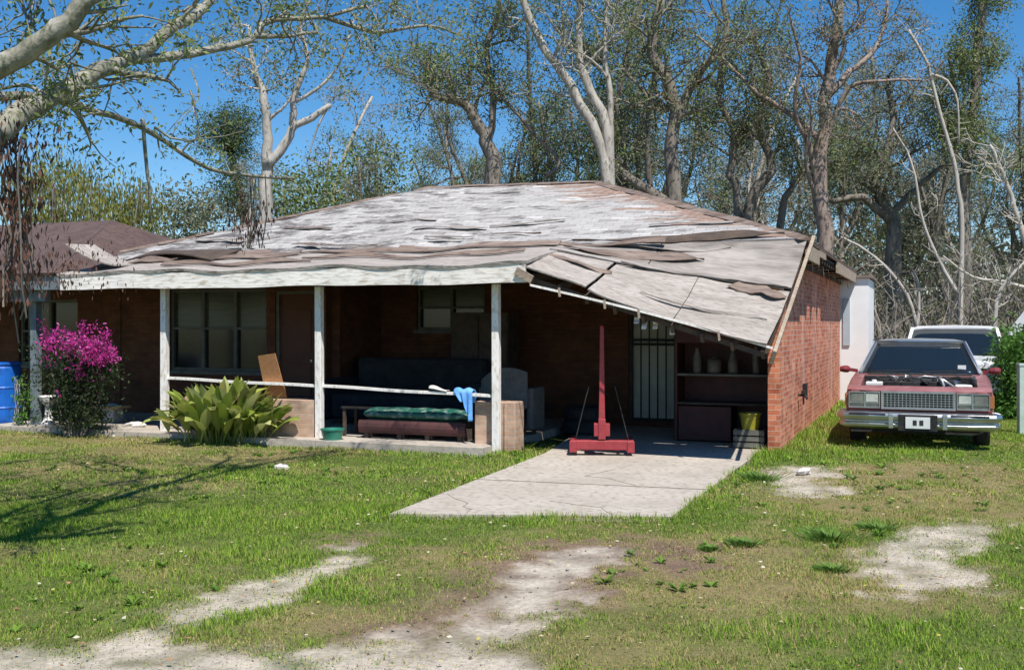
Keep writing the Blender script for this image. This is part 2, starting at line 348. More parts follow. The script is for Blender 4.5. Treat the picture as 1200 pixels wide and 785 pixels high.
def groundcols(x, y):
    pale, brown, dry = masks(x, y)
    n1 = fbm(x, y, 1.1, 5)[:, None]; n2 = fbm(x + 40, y, 5, 4)[:, None]
    lawn = np.array([.05, .075, .018]) * (1 - n2) + np.array([.14, .17, .045]) * n2
    strawc = np.array([.14, .12, .05]) * (1 - n2) + np.array([.27, .215, .11]) * n2
    dd = np.clip(.06 + dry * .72 + (n1[:, 0] - .5) * 2.2, 0, 1)[:, None]
    c = lawn * (1 - dd) + strawc * dd
    b_ = (brown * np.clip(.55 + (n1[:, 0] - .2) * 1.2, 0, 1))[:, None]
    c = c * (1 - b_) + (np.array([.17, .115, .085]) * (.7 + .7 * n2)) * b_
    p_ = (pale * np.clip(.75 + (n2[:, 0] - .4) * 1.5, 0, 1))[:, None]
    c = c * (1 - p_) + (np.array([.42, .375, .31]) * (.62 + .7 * n2)) * p_
    return c, pale, brown, dd[:, 0]

# ------------------------------------------------------------------ ground
def grid(x0, x1, y0, y1, st, z=0):
    xs = np.arange(x0, x1 + st / 2, st); ys = np.arange(y0, y1 + st / 2, st); X, Y = np.meshgrid(xs, ys)
    nx, ny = len(xs), len(ys); i = np.arange(nx * ny).reshape(ny, nx)
    Q = np.stack([i[:-1, :-1], i[:-1, 1:], i[1:, 1:], i[1:, :-1]], -1).reshape(-1, 4)
    return X.ravel(), Y.ravel(), Q
def ground():
    m, t, b = vcol('bare ground and thatch'); L = t.links
    tc = N(t, 'ShaderNodeTexCoord'); n = N(t, 'ShaderNodeTexNoise', Scale=30, Detail=6, Roughness=.7); L.new(tc.outputs['Object'], n.inputs[0])
    r = ramp(t, n.outputs[0], [(.3, (.62, .6, .58)), (.5, (1, 1, 1)), (.7, (1.3, 1.28, 1.22))]); a = b.inputs['Base Color'].links[0].from_socket
    mx = N(t, 'ShaderNodeMix', data_type='RGBA', blend_type='MULTIPLY'); mx.inputs[0].default_value = 1; L.new(a, mx.inputs[6]); L.new(r.outputs[0], mx.inputs[7]); L.new(mx.outputs[2], b.inputs['Base Color'])
    bp = N(t, 'ShaderNodeBump', Strength=.7, Distance=.02); L.new(n.outputs[0], bp.inputs['Height']); L.new(bp.outputs[0], b.inputs['Normal'])
    x, y, Q = grid(-9, 11, 3, 19, .05)
    c, pale, brown, dd = groundcols(x, y)
    z = (fbm(x, y, .8, 4) - .5) * .05 + (fbm(x, y, 6, 2) - .5) * .015 - .02 * pale
    near = np.maximum(np.clip(polydist(x, y, SLAB) + .35, 0, 1), np.maximum(np.clip(polydist(x, y, PORCH) + .3, 0, 1), 0))
    z = np.where(near > 0, z * (1 - np.clip(near * 3, 0, 1)) - .035 * np.clip(near * 3, 0, 1), z)
    edge = np.minimum(np.minimum(x + 9, 11 - x), np.minimum(y - 3, 19 - y)); z = z * np.clip(edge, 0, 1)
    V = np.stack([x, y, z], 1)
    # coarse outer ring joined below the fine sheet: one object, one sheet to the horizon
    R = 900.0; xs = [-R, -200, -60, -25, -9, 11, 25, 60, 200, R]; ys = [-300, -60, -10, 3, 19, 30, 60, 200, R]
    vv = []; qq = []; base = len(V)
    for j, yy in enumerate(ys):
        for i, xx in enumerate(xs): vv.append((xx, yy, 0))
    for j in range(len(ys) - 1):
        for i in range(len(xs) - 1):
            if xs[i] == -9 and ys[j] == 3: continue
            k = j * len(xs) + i; qq.append((base + k, base + k + 1, base + k + 1 + len(xs), base + k + len(xs)))
    V2 = np.array(vv); c2 = np.tile(np.array([[.15, .15, .06]]), (len(V2), 1))
    o = fastmesh('ground', np.vstack([V, V2]), np.vstack([Q, np.array(qq)]), m, col=np.vstack([c, c2])); o['kind'] = 'structure'
    for p in o.data.polygons: pass
    return o
ground()
def hz(x, y):
    return (fbm(x, y, .8, 4) - .5) * .05
d = MB(); d.prism(SLAB, -.12, .012); dr = build('driveway', d, M['concrete']); dr['kind'] = 'structure'
j0 = (Vector((*SLAB[0], 0)).lerp(Vector((*SLAB[6], 0)), .46), Vector((*SLAB[1], 0)).lerp(Vector((*SLAB[2], 0)), .40)); d = MB(); d.beam(j0[0] + Vector((0, 0, .0135)), j0[1] + Vector((0, 0, .0135)), .018, .004); build('expansion_joint', d, noisy('dirty joint', (.09, .08, .06), (.16, .14, .10), 9), dr)
rs = np.random.RandomState(19)
for k in range(3):
    a0 = Vector((*SLAB[0], 0)).lerp(Vector((*SLAB[1], 0)), rs.uniform(.15, .9)); pts = [a0 + Vector((0, .05, .0135))]; dd_ = Vector((rs.normal(0, .5), 1, 0)).normalized()
    if k == 0: pts = [(j0[0].lerp(j0[1], .7)) + Vector((0, 0, .0135))]
    for j in range(rs.randint(6, 13)): dd_ = (dd_ + Vector((rs.normal(0, .55), rs.normal(0, .15), 0))).normalized(); pts.append(pts[-1] + dd_ * rs.uniform(.08, .2))
    d = MB()
    for p0, p1 in zip(pts, pts[1:]): d.beam(p0, p1 + (p1 - p0) * .05, rs.uniform(.002, .0045), .003)
    build('crack', d, bpy.data.materials['dirty joint'], dr)

# ------------------------------------------------------------------ grass
def grass(n, x0, x1, y0, y1, wid, seed, yexp=1.0):
    rs = np.random.RandomState(seed)
    x = rs.uniform(x0, x1, n); y = y0 + (y1 - y0) * rs.rand(n) ** yexp
    keep = (np.abs(x) < .56 * y + 1.2) & (polydist(x, y, SLAB) < .03 * rs.randn(n) + .05 * (fbm(x, y, 5, 2) - .5)) & (polydist(x, y, PORCH) < .02) & (polydist(x, y, HOUSE) < 0)
    x, y = x[keep], y[keep]; c, pale, brown, dd = groundcols(x, y)
    dens = np.clip(1 - pale * .88 - brown * .62, .0, 1) * np.clip(1.1 - .15 * dd, 0, 1) * np.clip(.45 + fbm(x + 9, y, 3, 3) * 1.1, 0, 1)
    k = rs.rand(len(x)) < dens; x, y, c, dd, pale = x[k], y[k], c[k], dd[k], pale[k]; n = len(x)
    tuft = fbm(x + 70, y, 2.3, 3)
    edge = np.clip(1 - np.abs(polydist(x, y, SLAB)) / .25, 0, 1) + np.clip(1 - np.abs(polydist(x, y, PORCH)) / .3, 0, 1)
    wall = np.clip(1 - np.abs(polydist(x, y, HOUSE)) / 1.0, 0, 1) * (x > 3)
    h = (.013 + .036 * rs.rand(n) ** 1.5) * (.6 + 2.2 * np.clip(tuft - .35, 0, 1) ** 1.2) * (1 - .3 * dd) * (1 + .7 * edge + 2.0 * wall) * (1 - .5 * pale)
    th = rs.uniform(0, 2 * np.pi, n); le = rs.uniform(.2, .9, n) * h; wd = wid * rs.uniform(.6, 1.4, n)
    z0 = hz(x, y) - .004
    px, py = np.cos(th), np.sin(th); lx, ly = -py, px
    A = np.stack([x - px * wd, y - py * wd, z0], 1); B = np.stack([x + px * wd, y + py * wd, z0], 1)
    C = np.stack([x + lx * le, y + ly * le, z0 + h], 1)
    V = np.stack([A, B, C], 1).reshape(-1, 3); Q = np.arange(3 * n).reshape(-1, 3)
    r = rs.rand(n, 1)
    green = np.array([.11, .215, .02]) * (1 - r) + np.array([.29, .41, .06]) * r
    straw = np.array([.34, .28, .11]) * (1 - r) + np.array([.48, .40, .18]) * r
    sdry = (rs.rand(n) < np.clip(dd * .58 + .08 + .4 * pale, 0, 1))[:, None]
    cc = np.where(sdry, straw, green * (.75 + .5 * tuft[:, None]))
    return V, Q, np.repeat(cc, 3, 0)
gm, t_, b_ = vcol('grass blades')
tr = N(t_, 'ShaderNodeBsdfTranslucent'); a_ = b_.inputs['Base Color'].links[0].from_socket; t_.links.new(a_, tr.inputs[0])
mx = N(t_, 'ShaderNodeMixShader'); mx.inputs[0].default_value = .3; t_.links.new(b_.outputs[0], mx.inputs[1]); t_.links.new(tr.outputs[0], mx.inputs[2]); t_.links.new(mx.outputs[0], t_.nodes['Material Output'].inputs[0])
parts = [grass(640000, -7, 7, 4.2, 10, .0032, 1, 1.15), grass(420000, -9, 10, 10, 18.5, .006, 2), grass(60000, 3, 14, 14, 30, .012, 4)]
off = 0; Vs = []; Qs = []; Cs = []
for V, Q, C in parts: Vs.append(V); Qs.append(Q + off); Cs.append(C); off += len(V)
g = fastmesh('grass', np.vstack(Vs), np.vstack(Qs), gm, col=np.vstack(Cs), k=3); tag(g, 'patchy green and straw-coloured lawn grass around the bare dirt tracks', 'grass', kind='stuff')
# fallen leaves and tiny yellow bits
rs = np.random.RandomState(11); n = 5200
x = rs.uniform(-7, 7, n); y = rs.uniform(4.5, 16, n); k = (np.abs(x) < .55 * y + .5) & (polydist(x, y, SLAB) < -.02) & (polydist(x, y, PORCH) < -.02) & (polydist(x, y, HOUSE) < 0) & (rs.rand(n) < .35 + .5 * fbm(x, y, 1, 2)); x, y = x[k], y[k]; n = len(x)
a = rs.uniform(0, 6.28, n); s = rs.uniform(.006, .02, n); z = hz(x, y) + rs.uniform(.008, .035, n); tl = rs.uniform(-.6, .6, n)
ux, uy = np.cos(a) * s, np.sin(a) * s
V = np.stack([np.stack([x - ux, y - uy, z], 1), np.stack([x + uy * .6, y - ux * .6, z + s * tl], 1), np.stack([x + ux, y + uy, z], 1), np.stack([x - uy * .6, y + ux * .6, z - s * tl * .3], 1)], 1).reshape(-1, 3)
pal = np.array([[.55, .47, .30], [.62, .55, .14], [.42, .25, .13], [.66, .62, .5], [.30, .17, .1]]); cc = pal[rs.choice(5, n, p=[.35, .15, .2, .15, .15])]
fastmesh('leaf_litter', V, np.arange(4 * n).reshape(-1, 4), gm, col=np.repeat(cc, 4, 0)); tag(bpy.data.objects['leaf_litter'], 'scattered fallen leaves and yellow petals lying on the lawn', 'leaf litter', kind='stuff')

rs = np.random.RandomState(12); n = 26000
x = rs.uniform(-6, 7, n); y = rs.uniform(4.6, 14.5, n); pl_, br_, _ = masks(x, y); k = (rs.rand(n) < np.clip(pl_ + br_ * .6, 0, 1) * .5) & (polydist(x, y, SLAB) < -.02) & (polydist(x, y, PORCH) < 0); x, y = x[k], y[k]; n = len(x)
s_ = .002 + .011 * rs.rand(n) ** 4; z = hz(x, y) - .015; a = rs.uniform(0, 6.28, n)
c_, s2_ = np.cos(a) * s_, np.sin(a) * s_
V = np.stack([np.stack([x + c_, y + s2_, z], 1), np.stack([x - s2_, y + c_ * .8, z], 1), np.stack([x - c_ * .9, y - s2_, z], 1), np.stack([x + s2_, y - c_, z], 1), np.stack([x + c_ * .2, y, z + s_ * 1.1], 1)], 1).reshape(-1, 3)
b5 = np.arange(n)[:, None] * 5; Q = np.concatenate([b5 + np.array([[i, (i + 1) % 4, 4]]) for i in range(4)], 0)
pal = np.array([[.46, .41, .36], [.34, .28, .23], [.2, .15, .11], [.55, .5, .45]]); cc = pal[rs.choice(4, n)]
o = fastmesh('pebbles', V, Q, gm, col=np.repeat(cc, 5, 0), k=3); tag(o, 'small pebbles and crumbs of soil on the bare wheel tracks', 'pebbles', kind='stuff')
# low broadleaf weeds spread through the lawn
rs = np.random.RandomState(14); n = 1800; x = rs.uniform(-7, 7, n); y = rs.uniform(4.6, 15, n); pl_, br_, _ = masks(x, y)
k = (np.abs(x) < .56 * y + .5) & (polydist(x, y, SLAB) < -.05) & (polydist(x, y, PORCH) < -.05) & (polydist(x, y, HOUSE) < -.05) & (pl_ < .3) & (fbm(x + 30, y, .9, 3) > .5); x, y = x[k], y[k]; n = len(x); m_ = 14
X_ = np.repeat(x, m_); Y_ = np.repeat(y, m_); N_ = n * m_; a = rs.uniform(0, 6.28, N_); L_ = np.repeat(.018 + .05 * rs.rand(n) ** 2, m_) * rs.uniform(.6, 1.2, N_); wd = L_ * .2; z = hz(X_, Y_) + .004; ca, sa = np.cos(a), np.sin(a); up = L_ * rs.uniform(.15, .8, N_)
V = np.stack([np.stack([X_, Y_, z], 1), np.stack([X_ + ca * L_ * .6 - sa * wd, Y_ + sa * L_ * .6 + ca * wd, z + up * .8], 1), np.stack([X_ + ca * L_ * 1.1, Y_ + sa * L_ * 1.1, z + up], 1), np.stack([X_ + ca * L_ * .6 + sa * wd, Y_ + sa * L_ * .6 - ca * wd, z + up * .8], 1)], 1).reshape(-1, 3)
r_ = np.repeat(rs.rand(n, 1), m_, 0); cc = np.array([.085, .18, .03]) * (1 - r_) + np.array([.18, .30, .05]) * r_
o = fastmesh('lawn_weeds', V, np.arange(4 * N_).reshape(-1, 4), gm, col=np.repeat(cc, 4, 0)); tag(o, 'low broad leaved weeds dotted through the lawn grass', 'lawn weeds', kind='stuff')
# ------------------------------------------------------------------ HOUSE
H = empty('brick_house', HO, HA, 'low red brick house with a peeling grey hip roof and a collapsed carport', 'house')
EZ = 2.75
def wallface(mb, axis, c0, c1, a0, a1, z0, z1, holes):
    """wall slab: axis 'v' = runs along u at v in [c0,c1]; 'u' = runs along v"""
    zs = sorted({z0, z1, *[h for q in holes for h in q[2:4]]}); xs = sorted({a0, a1, *[h for q in holes for h in q[0:2]]})
    for i in range(len(xs) - 1):
        z = z0
        for j in range(len(zs) - 1):
            cxm = (xs[i] + xs[i + 1]) / 2; czm = (zs[j] + zs[j + 1]) / 2
            if any(q[0] < cxm < q[1] and q[2] < czm < q[3] for q in holes): continue
            if axis == 'v': mb.box(xs[i], xs[i + 1], c0, c1, zs[j], zs[j + 1])
            else: mb.box(c0, c1, xs[i], xs[i + 1], zs[j], zs[j + 1])
wins_l = (-7.15, -5.15, .85, 2.25); door_l = (-4.98, -4.12, .1, 2.2); win_m = (-3.15, -1.85, 1.55, 2.3); door_r = (.66, 1.62, .1, 2.25)
f = MB(); wallface(f, 'v', 2.4, 2.58, -8.2, -4.0, 0, 2.6, [wins_l, door_l]); build('front_wall', f, M['brick_shaded'], H)
f = MB(); f.box(-4.0, -3.85, 2.58, 4.0, 0, 2.6); build('return_wall', f, M['brick_shaded'], H)
f = MB(); wallface(f, 'v', 4.0, 4.18, -4.0, 3.25, 0, 2.6, [win_m, door_r]); build('carport_wall', f, M['brick_shaded'], H)
f = MB(); pr_ = [(1.32, 0), (11.0, 0), (11.0, 2.655), (1.86, 2.655), (1.62, 2.42), (1.32, 2.16)]
f.add([(u_, a, b) for u_ in (3.25, 3.40) for a, b in pr_], [(0, 1, 2, 3, 4, 5), (11, 10, 9, 8, 7, 6)] + [(i, i + 6, (i + 1) % 6 + 6, (i + 1) % 6) for i in range(6)]); build('side_wall', f, M['brick'], H)
f = MB(); f.box(-8.2, -8.05, 2.58, 11, 0, 2.6); f.box(-8.05, 3.25, 10.85, 11, 0, 2.6); build('rear_wall', f, M['brick'], H)
f = MB(); f.prism([(-8.4, -.35), (-.05, -.35), (-.05, 2.4), (-8.4, 2.4)], -.1, .09); build('porch_slab', f, M['concrete'], H)
f = MB(); f.box(-4, -.05, 2.4, 4, -.1, .09); build('porch_slab', f, M['concrete'], H)
# ceiling over porch recess, carport and house
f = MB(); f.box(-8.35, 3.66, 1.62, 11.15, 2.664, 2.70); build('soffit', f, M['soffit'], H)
# window_left
def window(name_parent, u0, u1, z0, z1, v, nu, upper, frame=M['white'], lower=None, rows=2):
    wd = MB(); fr = .05
    wd.box(u0, u1, v, v + .06, z0, z0 + fr); wd.box(u0, u1, v, v + .06, z1 - fr, z1); wd.box(u0, u0 + fr, v + .002, v + .058, z0 + fr, z1 - fr); wd.box(u1 - fr, u1, v + .002, v + .058, z0 + fr, z1 - fr)
    for i in range(1, nu):
        uu = u0 + (u1 - u0) * i / nu; wd.box(uu - .03, uu + .03, v + .004, v + .056, z0 + fr, z1 - fr)
    zm = z0 + (z1 - z0) * .52; wd.box(u0 + fr, u1 - fr, v - .004, v + .05, zm - .02, zm + .02)
    w_ = build('window', wd, frame, name_parent)
    q = MB(); q.box(u0 + .02, u1 - .02, v + .065, v + .075, zm, z1 - .01); build('pane', q, upper, w_)
    q = MB(); q.box(u0 + .02, u1 - .02, v + .065, v + .075, z0 + .01, zm - .004); build('pane', q, lower or M['glass'], w_)
    q = MB(); q.box(u0 - .05, u1 + .05, v - .08, v - .006, z0 - .06, z0); build('sill', q, frame, w_)
    return w_
M['winframe'] = noisy('grey window frame', (.10, .10, .085), (.16, .155, .13), 5, .7)
window(H, *wins_l, 2.45, 3, M['glass_blind'], M['winframe'])
window(H, *win_m, 4.05, 2, M['glass_blind'], M['winframe'], M['glass'])
# left brown door
q = MB(); q.box(door_l[0] + .06, door_l[1] - .06, 2.47, 2.52, .1, 2.15)
for zz in (.3, 1.2): q.box(door_l[0] + .2, door_l[1] - .2, 2.455, 2.468, zz, zz + .7)
M['browndoor'] = noisy('red brown door paint', (.09, .028, .014), (.12, .038, .018), 4, .6)
dl = build('door', q, M['browndoor'], H, bevel=.004)
q = MB(); q.box(door_l[0], door_l[0] + .06, 2.43, 2.55, .1, 2.2); q.box(door_l[1] - .06, door_l[1], 2.43, 2.55, .1, 2.2); q.box(door_l[0] + .06, door_l[1] - .06, 2.43, 2.55, 2.15, 2.2); build('door_frame', q, M['winframe'], dl)
q = MB(); q.tube([hv for hv in ((-4.3, 2.47, 1.05), (-4.3, 2.43, 1.05))], .02, 8); build('handle', q, M['chrome'], dl)
# barred carport door
u0, u1, z0, z1 = door_r
M['creamdoor'] = noisy('cream door paint', (.52, .49, .38), (.62, .59, .47), 4, .6)
q = MB(); q.box(u0 + .05, u1 - .05, 4.1, 4.14, z0, z1 - .05); dr_ = build('door', q, M['creamdoor'], H)
q = MB(); q.box(u0, u0 + .05, 4.03, 4.17, z0, z1); q.box(u1 - .05, u1, 4.03, 4.17, z0, z1); q.box(u0 + .05, u1 - .05, 4.03, 4.17, z1 - .05, z1); build('door_frame', q, M['darkwood'], dr_)
q = MB()
for i in range(7): uu = u0 + .07 + i * (u1 - u0 - .14) / 6; q.box(uu - .009, uu + .009, 4.0, 4.025, z0 + .03, z1 - .08)
for zz in (z0 + .03, 1.33, 1.40, z1 - .1): q.box(u0 + .06, u1 - .06, 3.985, 3.999, zz - .02, zz + .02)
build('security_bars', q, M['black'], dr_)
q = MB(); q.box(u1 - .2, u1 - .12, 3.96, 3.984, .95, 1.15); build('lock', q, M['darkmetal'], dr_)

# posts
def post(u, v, z1=2.2, mat=None, w_=.095):
    p = MB(); lean = random.uniform(-.012, .012)
    p.add([(u + a * w_ / 2 + (lean if z > 1 else 0), v + b * w_ / 2, z) for z in (-.03, z1) for a, b in ((-1, -1), (1, -1), (1, 1), (-1, 1))],
          [(3, 2, 1, 0), (4, 5, 6, 7), (0, 1, 5, 4), (1, 2, 6, 5), (2, 3, 7, 6), (3, 0, 4, 7)])
    o = build('post', p, mat or M['white'], H, bevel=.006); return o
for i in range(3): post(-2.676 * i * .985, 0, 2.17)
# header beam: slightly wavy fascia
hd = MB()
def hdf(a, b):
    u = -6.95 + a * 7.47; s_ = .008 * math.sin(u * 1.9) + .005 * math.sin(u * 4.3 + 1)
    return Vector((u, -.30 + .006 * math.sin(u * 7), 2.165 + s_ + b * (.235 + .01 * math.sin(u * 3))))
hd.sheet(hdf, 60, 1, .035); build('fascia', hd, M['header'], H)
q = MB(); q.box(-6.9, .48, -.28, -.235, 2.20, 2.36); q.box(-6.9, .42, -.06, .06, 2.18, 2.30)
for i in range(13): uu = -6.85 + i * .6; q.box(uu - .02, uu + .02, -.23, 1.6, 2.31, 2.37)
build('porch_joists', q, M['darkwood'], H)
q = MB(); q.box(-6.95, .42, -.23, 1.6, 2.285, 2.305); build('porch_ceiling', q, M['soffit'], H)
# drooping torn fascia end scraps
q = MB(); q.beam((.4, -.34, 2.32), (.62, -.35, 2.20), .02, .10); build('fascia_scrap', q, M['wood'], H)
# rails
for a_u, b_u, za, zb in ((0, -2.64, .72, .80), (-2.64, -5.27, .795, .86)):
    q = MB()
    q.sheet(lambda a, b: Vector((a_u + (b_u - a_u) * a, -.005 + b * .07, za + (zb - za) * a + .005 * math.sin(a * 9))), 14, 1, .035)
    build('porch_rail', q, M['white'], H)
# low brick walls
q = MB(); q.box(-3.25, -2.72, -.02, .16, .0, .60); q.box(-4.9, -3.25, -.02, .16, 0, .60); build('low_wall', q, M['brick_pale'], H, bevel=.006)
q = MB(); q.box(-.35, -.06, .10, .42, .0, .64); q.box(.06, .22, .10, .42, .0, .64); q.box(-.06, .06, .12, .40, .0, .64); build('low_wall', q, M['brick_pale'], H, bevel=.012)

# ---- main hip roof
RU0, RU1, RV0, RV1 = -8.4, 3.72, 1.6, 11.2; R1 = (-.6, 6.4, 4.28); R0 = (-4.1, 6.4, 4.34)
def hipsheet(name, A, B, C, D, nu, nv, amp, th=.05, mat=None, seed=0):
    A, B, C, D = map(Vector, (A, B, C, D)); q = MB()
    def fn(a, b):
        p = (A * (1 - a) + B * a) * (1 - b) + (D * (1 - a) + C * a) * b
        k = amp * min(1, min(a, 1 - a, b, 1 - b) * 8)
        p.z += (float(fbm(np.array([p.x + seed]), np.array([p.y]), .9, 3)[0]) - .5) * k
        return p
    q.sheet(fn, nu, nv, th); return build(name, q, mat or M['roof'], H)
E = [(RU0, RV0, EZ - .04), (RU1, RV0, EZ), (RU1, RV1, EZ), (RU0, RV1, EZ)]
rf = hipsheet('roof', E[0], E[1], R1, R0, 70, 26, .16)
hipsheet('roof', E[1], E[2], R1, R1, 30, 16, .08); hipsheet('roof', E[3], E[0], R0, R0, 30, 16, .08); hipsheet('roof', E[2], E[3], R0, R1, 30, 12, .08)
# ridge and hip caps, broken into short boards
q = MB()
def caps(P, Q_, n, w_, mb, lo=.55):
    P = Vector(P); Q_ = Vector(Q_)
    for i in range(n):
        if random.random() > lo + .4: continue
        a = P.lerp(Q_, (i + .02) / n); b = P.lerp(Q_, (i + 1) / n); a.z += .045 + random.uniform(0, .018); b.z += .045 + random.uniform(0, .018)
        s_ = (b - a).normalized().cross(Vector((0, 0, 1))).normalized() * w_ * random.uniform(.7, 1.1)
        mb.add([a - s_ - Vector((0, 0, .05)), a, a + s_ - Vector((0, 0, .05)), b - s_ - Vector((0, 0, .05)), b, b + s_ - Vector((0, 0, .05)), a - Vector((0, 0, .06)), b - Vector((0, 0, .06))],
               [(0, 3, 4, 1), (1, 4, 5, 2), (0, 1, 2, 6), (3, 7, 5, 4), (0, 6, 7, 3), (2, 5, 7, 6)])
caps(R0, R1, 12, .14, q); caps(R1, E[1], 22, .16, q); caps(R0, E[0], 20, .14, q); build('ridge_cap', q, M['felt'], rf)
# loose strips of felt / lifted shingles lying on the main slope (parts of the roof surface)
def slope_z(u, v): return EZ + (v - RV0) / (6.4 - RV0) * (4.30 - EZ)
for i in range(26):
    u = random.uniform(-7.6, 3.0); v = RV0 + random.random() ** 1.7 * 4.2
    if u > 3.72 - (v - 1.6) * .9 - .8 or u < -8.4 + (v - 1.6) * .9 + .8: continue
    L_ = random.uniform(.3, 1.3); W_ = random.uniform(.04, .13); an = random.uniform(-.1, .1) + (-.2 if u < -3 else 0); lift = random.uniform(0, .03)
    def fn(a, b):
        x_ = (a - .5) * L_; y_ = (b - .5) * W_ * (1 + .5 * math.sin(a * 9 + i))
        uu = u + x_ * math.cos(an) - y_ * math.sin(an); vv = v + x_ * math.sin(an) + y_ * math.cos(an)
        return Vector((uu, vv, slope_z(uu, vv) + .05 + (float(fbm(np.array([uu]), np.array([vv]), .9, 3)[0]) - .5) * .14 + lift * (1 - b) * (.5 + .5 * math.sin(a * 5 + i))))
    q = MB(); q.sheet(fn, 8, 2, .01); build('loose_shingle', q, M['deck_stain' if i % 3 else 'felt'], rf)
# porch roof skirt between main eave and fascia
def skirt(a, b):
    u = -7.0 + a * 7.55; v = -.33 + b * 1.97
    z = 2.40 + b * .36 + .02 * math.sin(u * 2.1 + b * 3) + .012 * math.sin(u * 5)
    return Vector((u, v, z))
q = MB(); q.sheet(skirt, 80, 6, .04); pr = build('porch_roof', q, M['deck'], H)
# long torn felt strips lying on the skirt
for (ua, ub, va, vb, wd, sd) in ((-6.2, -3.6, .9, 1.0, .16, 1), (-4.4, .4, 1.1, 1.35, .12, 2), (-3.2, .2, .45, .5, .07, 3), (-6.8, -5.6, .3, .6, .3, 4), (-2.2, 1.9, 1.5, 1.35, .10, 5), (-6.9, -4.4, 1.3, 1.4, .2, 6), (-5.4, -2.9, .1, .2, .1, 7)):
    q = MB()
    def fn(a, b):
        u = ua + (ub - ua) * a; v = va + (vb - va) * a + (b - .5) * wd * (.6 + .7 * math.sin(a * 9 + sd) ** 2)
        return Vector((u, v, skirt((u + 7.0) / 7.55, (v + .33) / 1.97).z + .045 + .05 * abs(math.sin(a * 6 + sd)) * b))
    q.sheet(fn, 22, 2, .015); build('torn_felt', q, M['felt'], pr)
# lifted dark flap at left of roof, and curled white sheet
q = MB(); q.sheet(lambda a, b: Vector((-6.55 + a * 1.55, .55 + b * .75 + a * .2, 2.62 + b * .22 + .12 * math.sin(a * 3.14) * (1 - b))), 12, 4, .02); build('lifted_flap', q, M['darkwood'], pr)
q = MB(); q.sheet(lambda a, b: Vector((-7.0 + a * .95, -.15 + b * .6, 2.64 + .22 * (1 - a) ** 2 + .03 * b - .12 * a)), 12, 3, .02); build('curled_sheet', q, M['deck'], pr)

# ---- collapsed carport deck (house frame). eave line -> sunken front edge
def loc(p): p = Vector(p) - HO; return Vector((p.dot(UX), p.dot(VX), p.z))
A_ = Vector((.50, -.32, 2.37)); B_ = loc(at(903, 409, 12.2)); C_ = Vector((3.74, 1.62, 2.70)); D_ = Vector((.50, 1.62, 2.74))
def cp(s, t, dz=0):
    top = D_.lerp(C_, s); bot = A_.lerp(B_, s); bot.z += -.10 * math.sin(s * math.pi) * .6
    p = top.lerp(bot, t); p.z += -.10 * math.sin(math.pi * t) * s + dz
    return p
def rough(p, k=.03):
    p = p.copy(); p.z += (float(fbm(np.array([p.x * 1.3 + 9]), np.array([p.y * 1.3]), 1.5, 3)[0]) - .5) * k; return p
CP = H
def deckpanel(s0, s1, t0, t1, dz, tw, mat, jag=0):
    q = MB()
    def fn(a, b):
        s_ = s0 + (s1 - s0) * a; t_ = t0 + (t1 - t0) * b
        if jag: t_ += jag * math.sin(a * 13) * (b > .99) * .4
        return rough(cp(s_, t_, dz + tw * (a - .5) * (b - .2)), .05)
    q.sheet(fn, 16, 10, .02); return build('roof_decking', q, mat, CP)
deckpanel(-.02, .265, .42, 1.0, .03, .02, M['deck']); deckpanel(.275, .62, .40, 1.0, .01, -.04, M['deck']); deckpanel(.625, .985, .44, 1.0, .02, .05, M['deck'])
deckpanel(-.02, .40, .0, .415, .05, -.03, M['deck_stain']); deckpanel(.405, .99, .0, .43, .045, .02, M['deck_stain'])
def strip(s0, s1, t, wd, dz, sd, mat):
    q = MB()
    def fn(a, b):
        ww = wd * (.35 + .8 * float(fbm(np.array([a * 5 + sd]), np.array([b + sd]), 1.3, 3)[0])) * min(1, 6 * a, 6 * (1 - a))
        return rough(cp(s0 + (s1 - s0) * a, t + (b - .5) * ww + .03 * math.sin(a * 5 + sd), dz + .03 * b * math.sin(a * 7 + sd)), .05)
    q.sheet(fn, 24, 3, .012); build('torn_felt', q, mat, CP)
strip(.02, .62, .28, .16, .08, 1, M['felt']); strip(.30, .98, .42, .10, .07, 2, M['deck_stain']); strip(.75, .985, .50, .12, .07, 3, M['felt']); strip(.0, .3, .62, .07, .06, 4, M['felt']); strip(.1, .7, .10, .10, .085, 5, M['deck_stain']); strip(.45, .95, .8, .03, .05, 6, M['deck_stain']); strip(.0, .9, .0, .10, .10, 7, M['darkwood'])
q = MB()   # rafters seen in the front gap
for i in range(9):
    s_ = .03 + i * .117; a = cp(s_, .02, -.15); b = cp(s_, .97, -.13); q.beam(a, b, .04, .11)
q.beam(cp(.0, .95, -.16), cp(.98, .95, -.15), .04, .06); build('rafters', q, M['darkwood'], H)
q = MB()   # thin white drip edge hanging in front of the rafters
e0 = loc(at(622, 334, 13.2)); e1 = loc(at(906, 408, 12.25))
q.sheet(lambda a, b: e0.lerp(e1, a) + Vector((0, -.03, .03 * math.sin(a * 3.14) + (b - .5) * .028)), 20, 1, .012); build('drip_edge', q, M['white'], H)
q = MB()
for (x_, y_) in ((655, 346), (708, 360), (748, 371), (842, 397)):
    p = loc(at(x_, y_ - 3, 12.9 - (x_ - 650) * .0027)); q = MB(); q.beam(p + Vector((0, 0, .06)), p + Vector((.01, 0, -.05)), .035, .02); build('rafter_block', q, M['wood'], H)
# scraps of insulation hanging at the door
q = MB()
for (x_, l_) in ((755, .12), (768, .09), (788, .12), (746, .07)):
    p = loc(at(x_, 372 + (x_ - 745) * .2, 12.9)); q = MB(); q.sheet(lambda a, b: p + Vector((a * .06 - .03, .02 * math.sin(b * 5), -b * l_)), 3, 4, .006); build('hanging_scrap', q, M['whitecloth'], H)
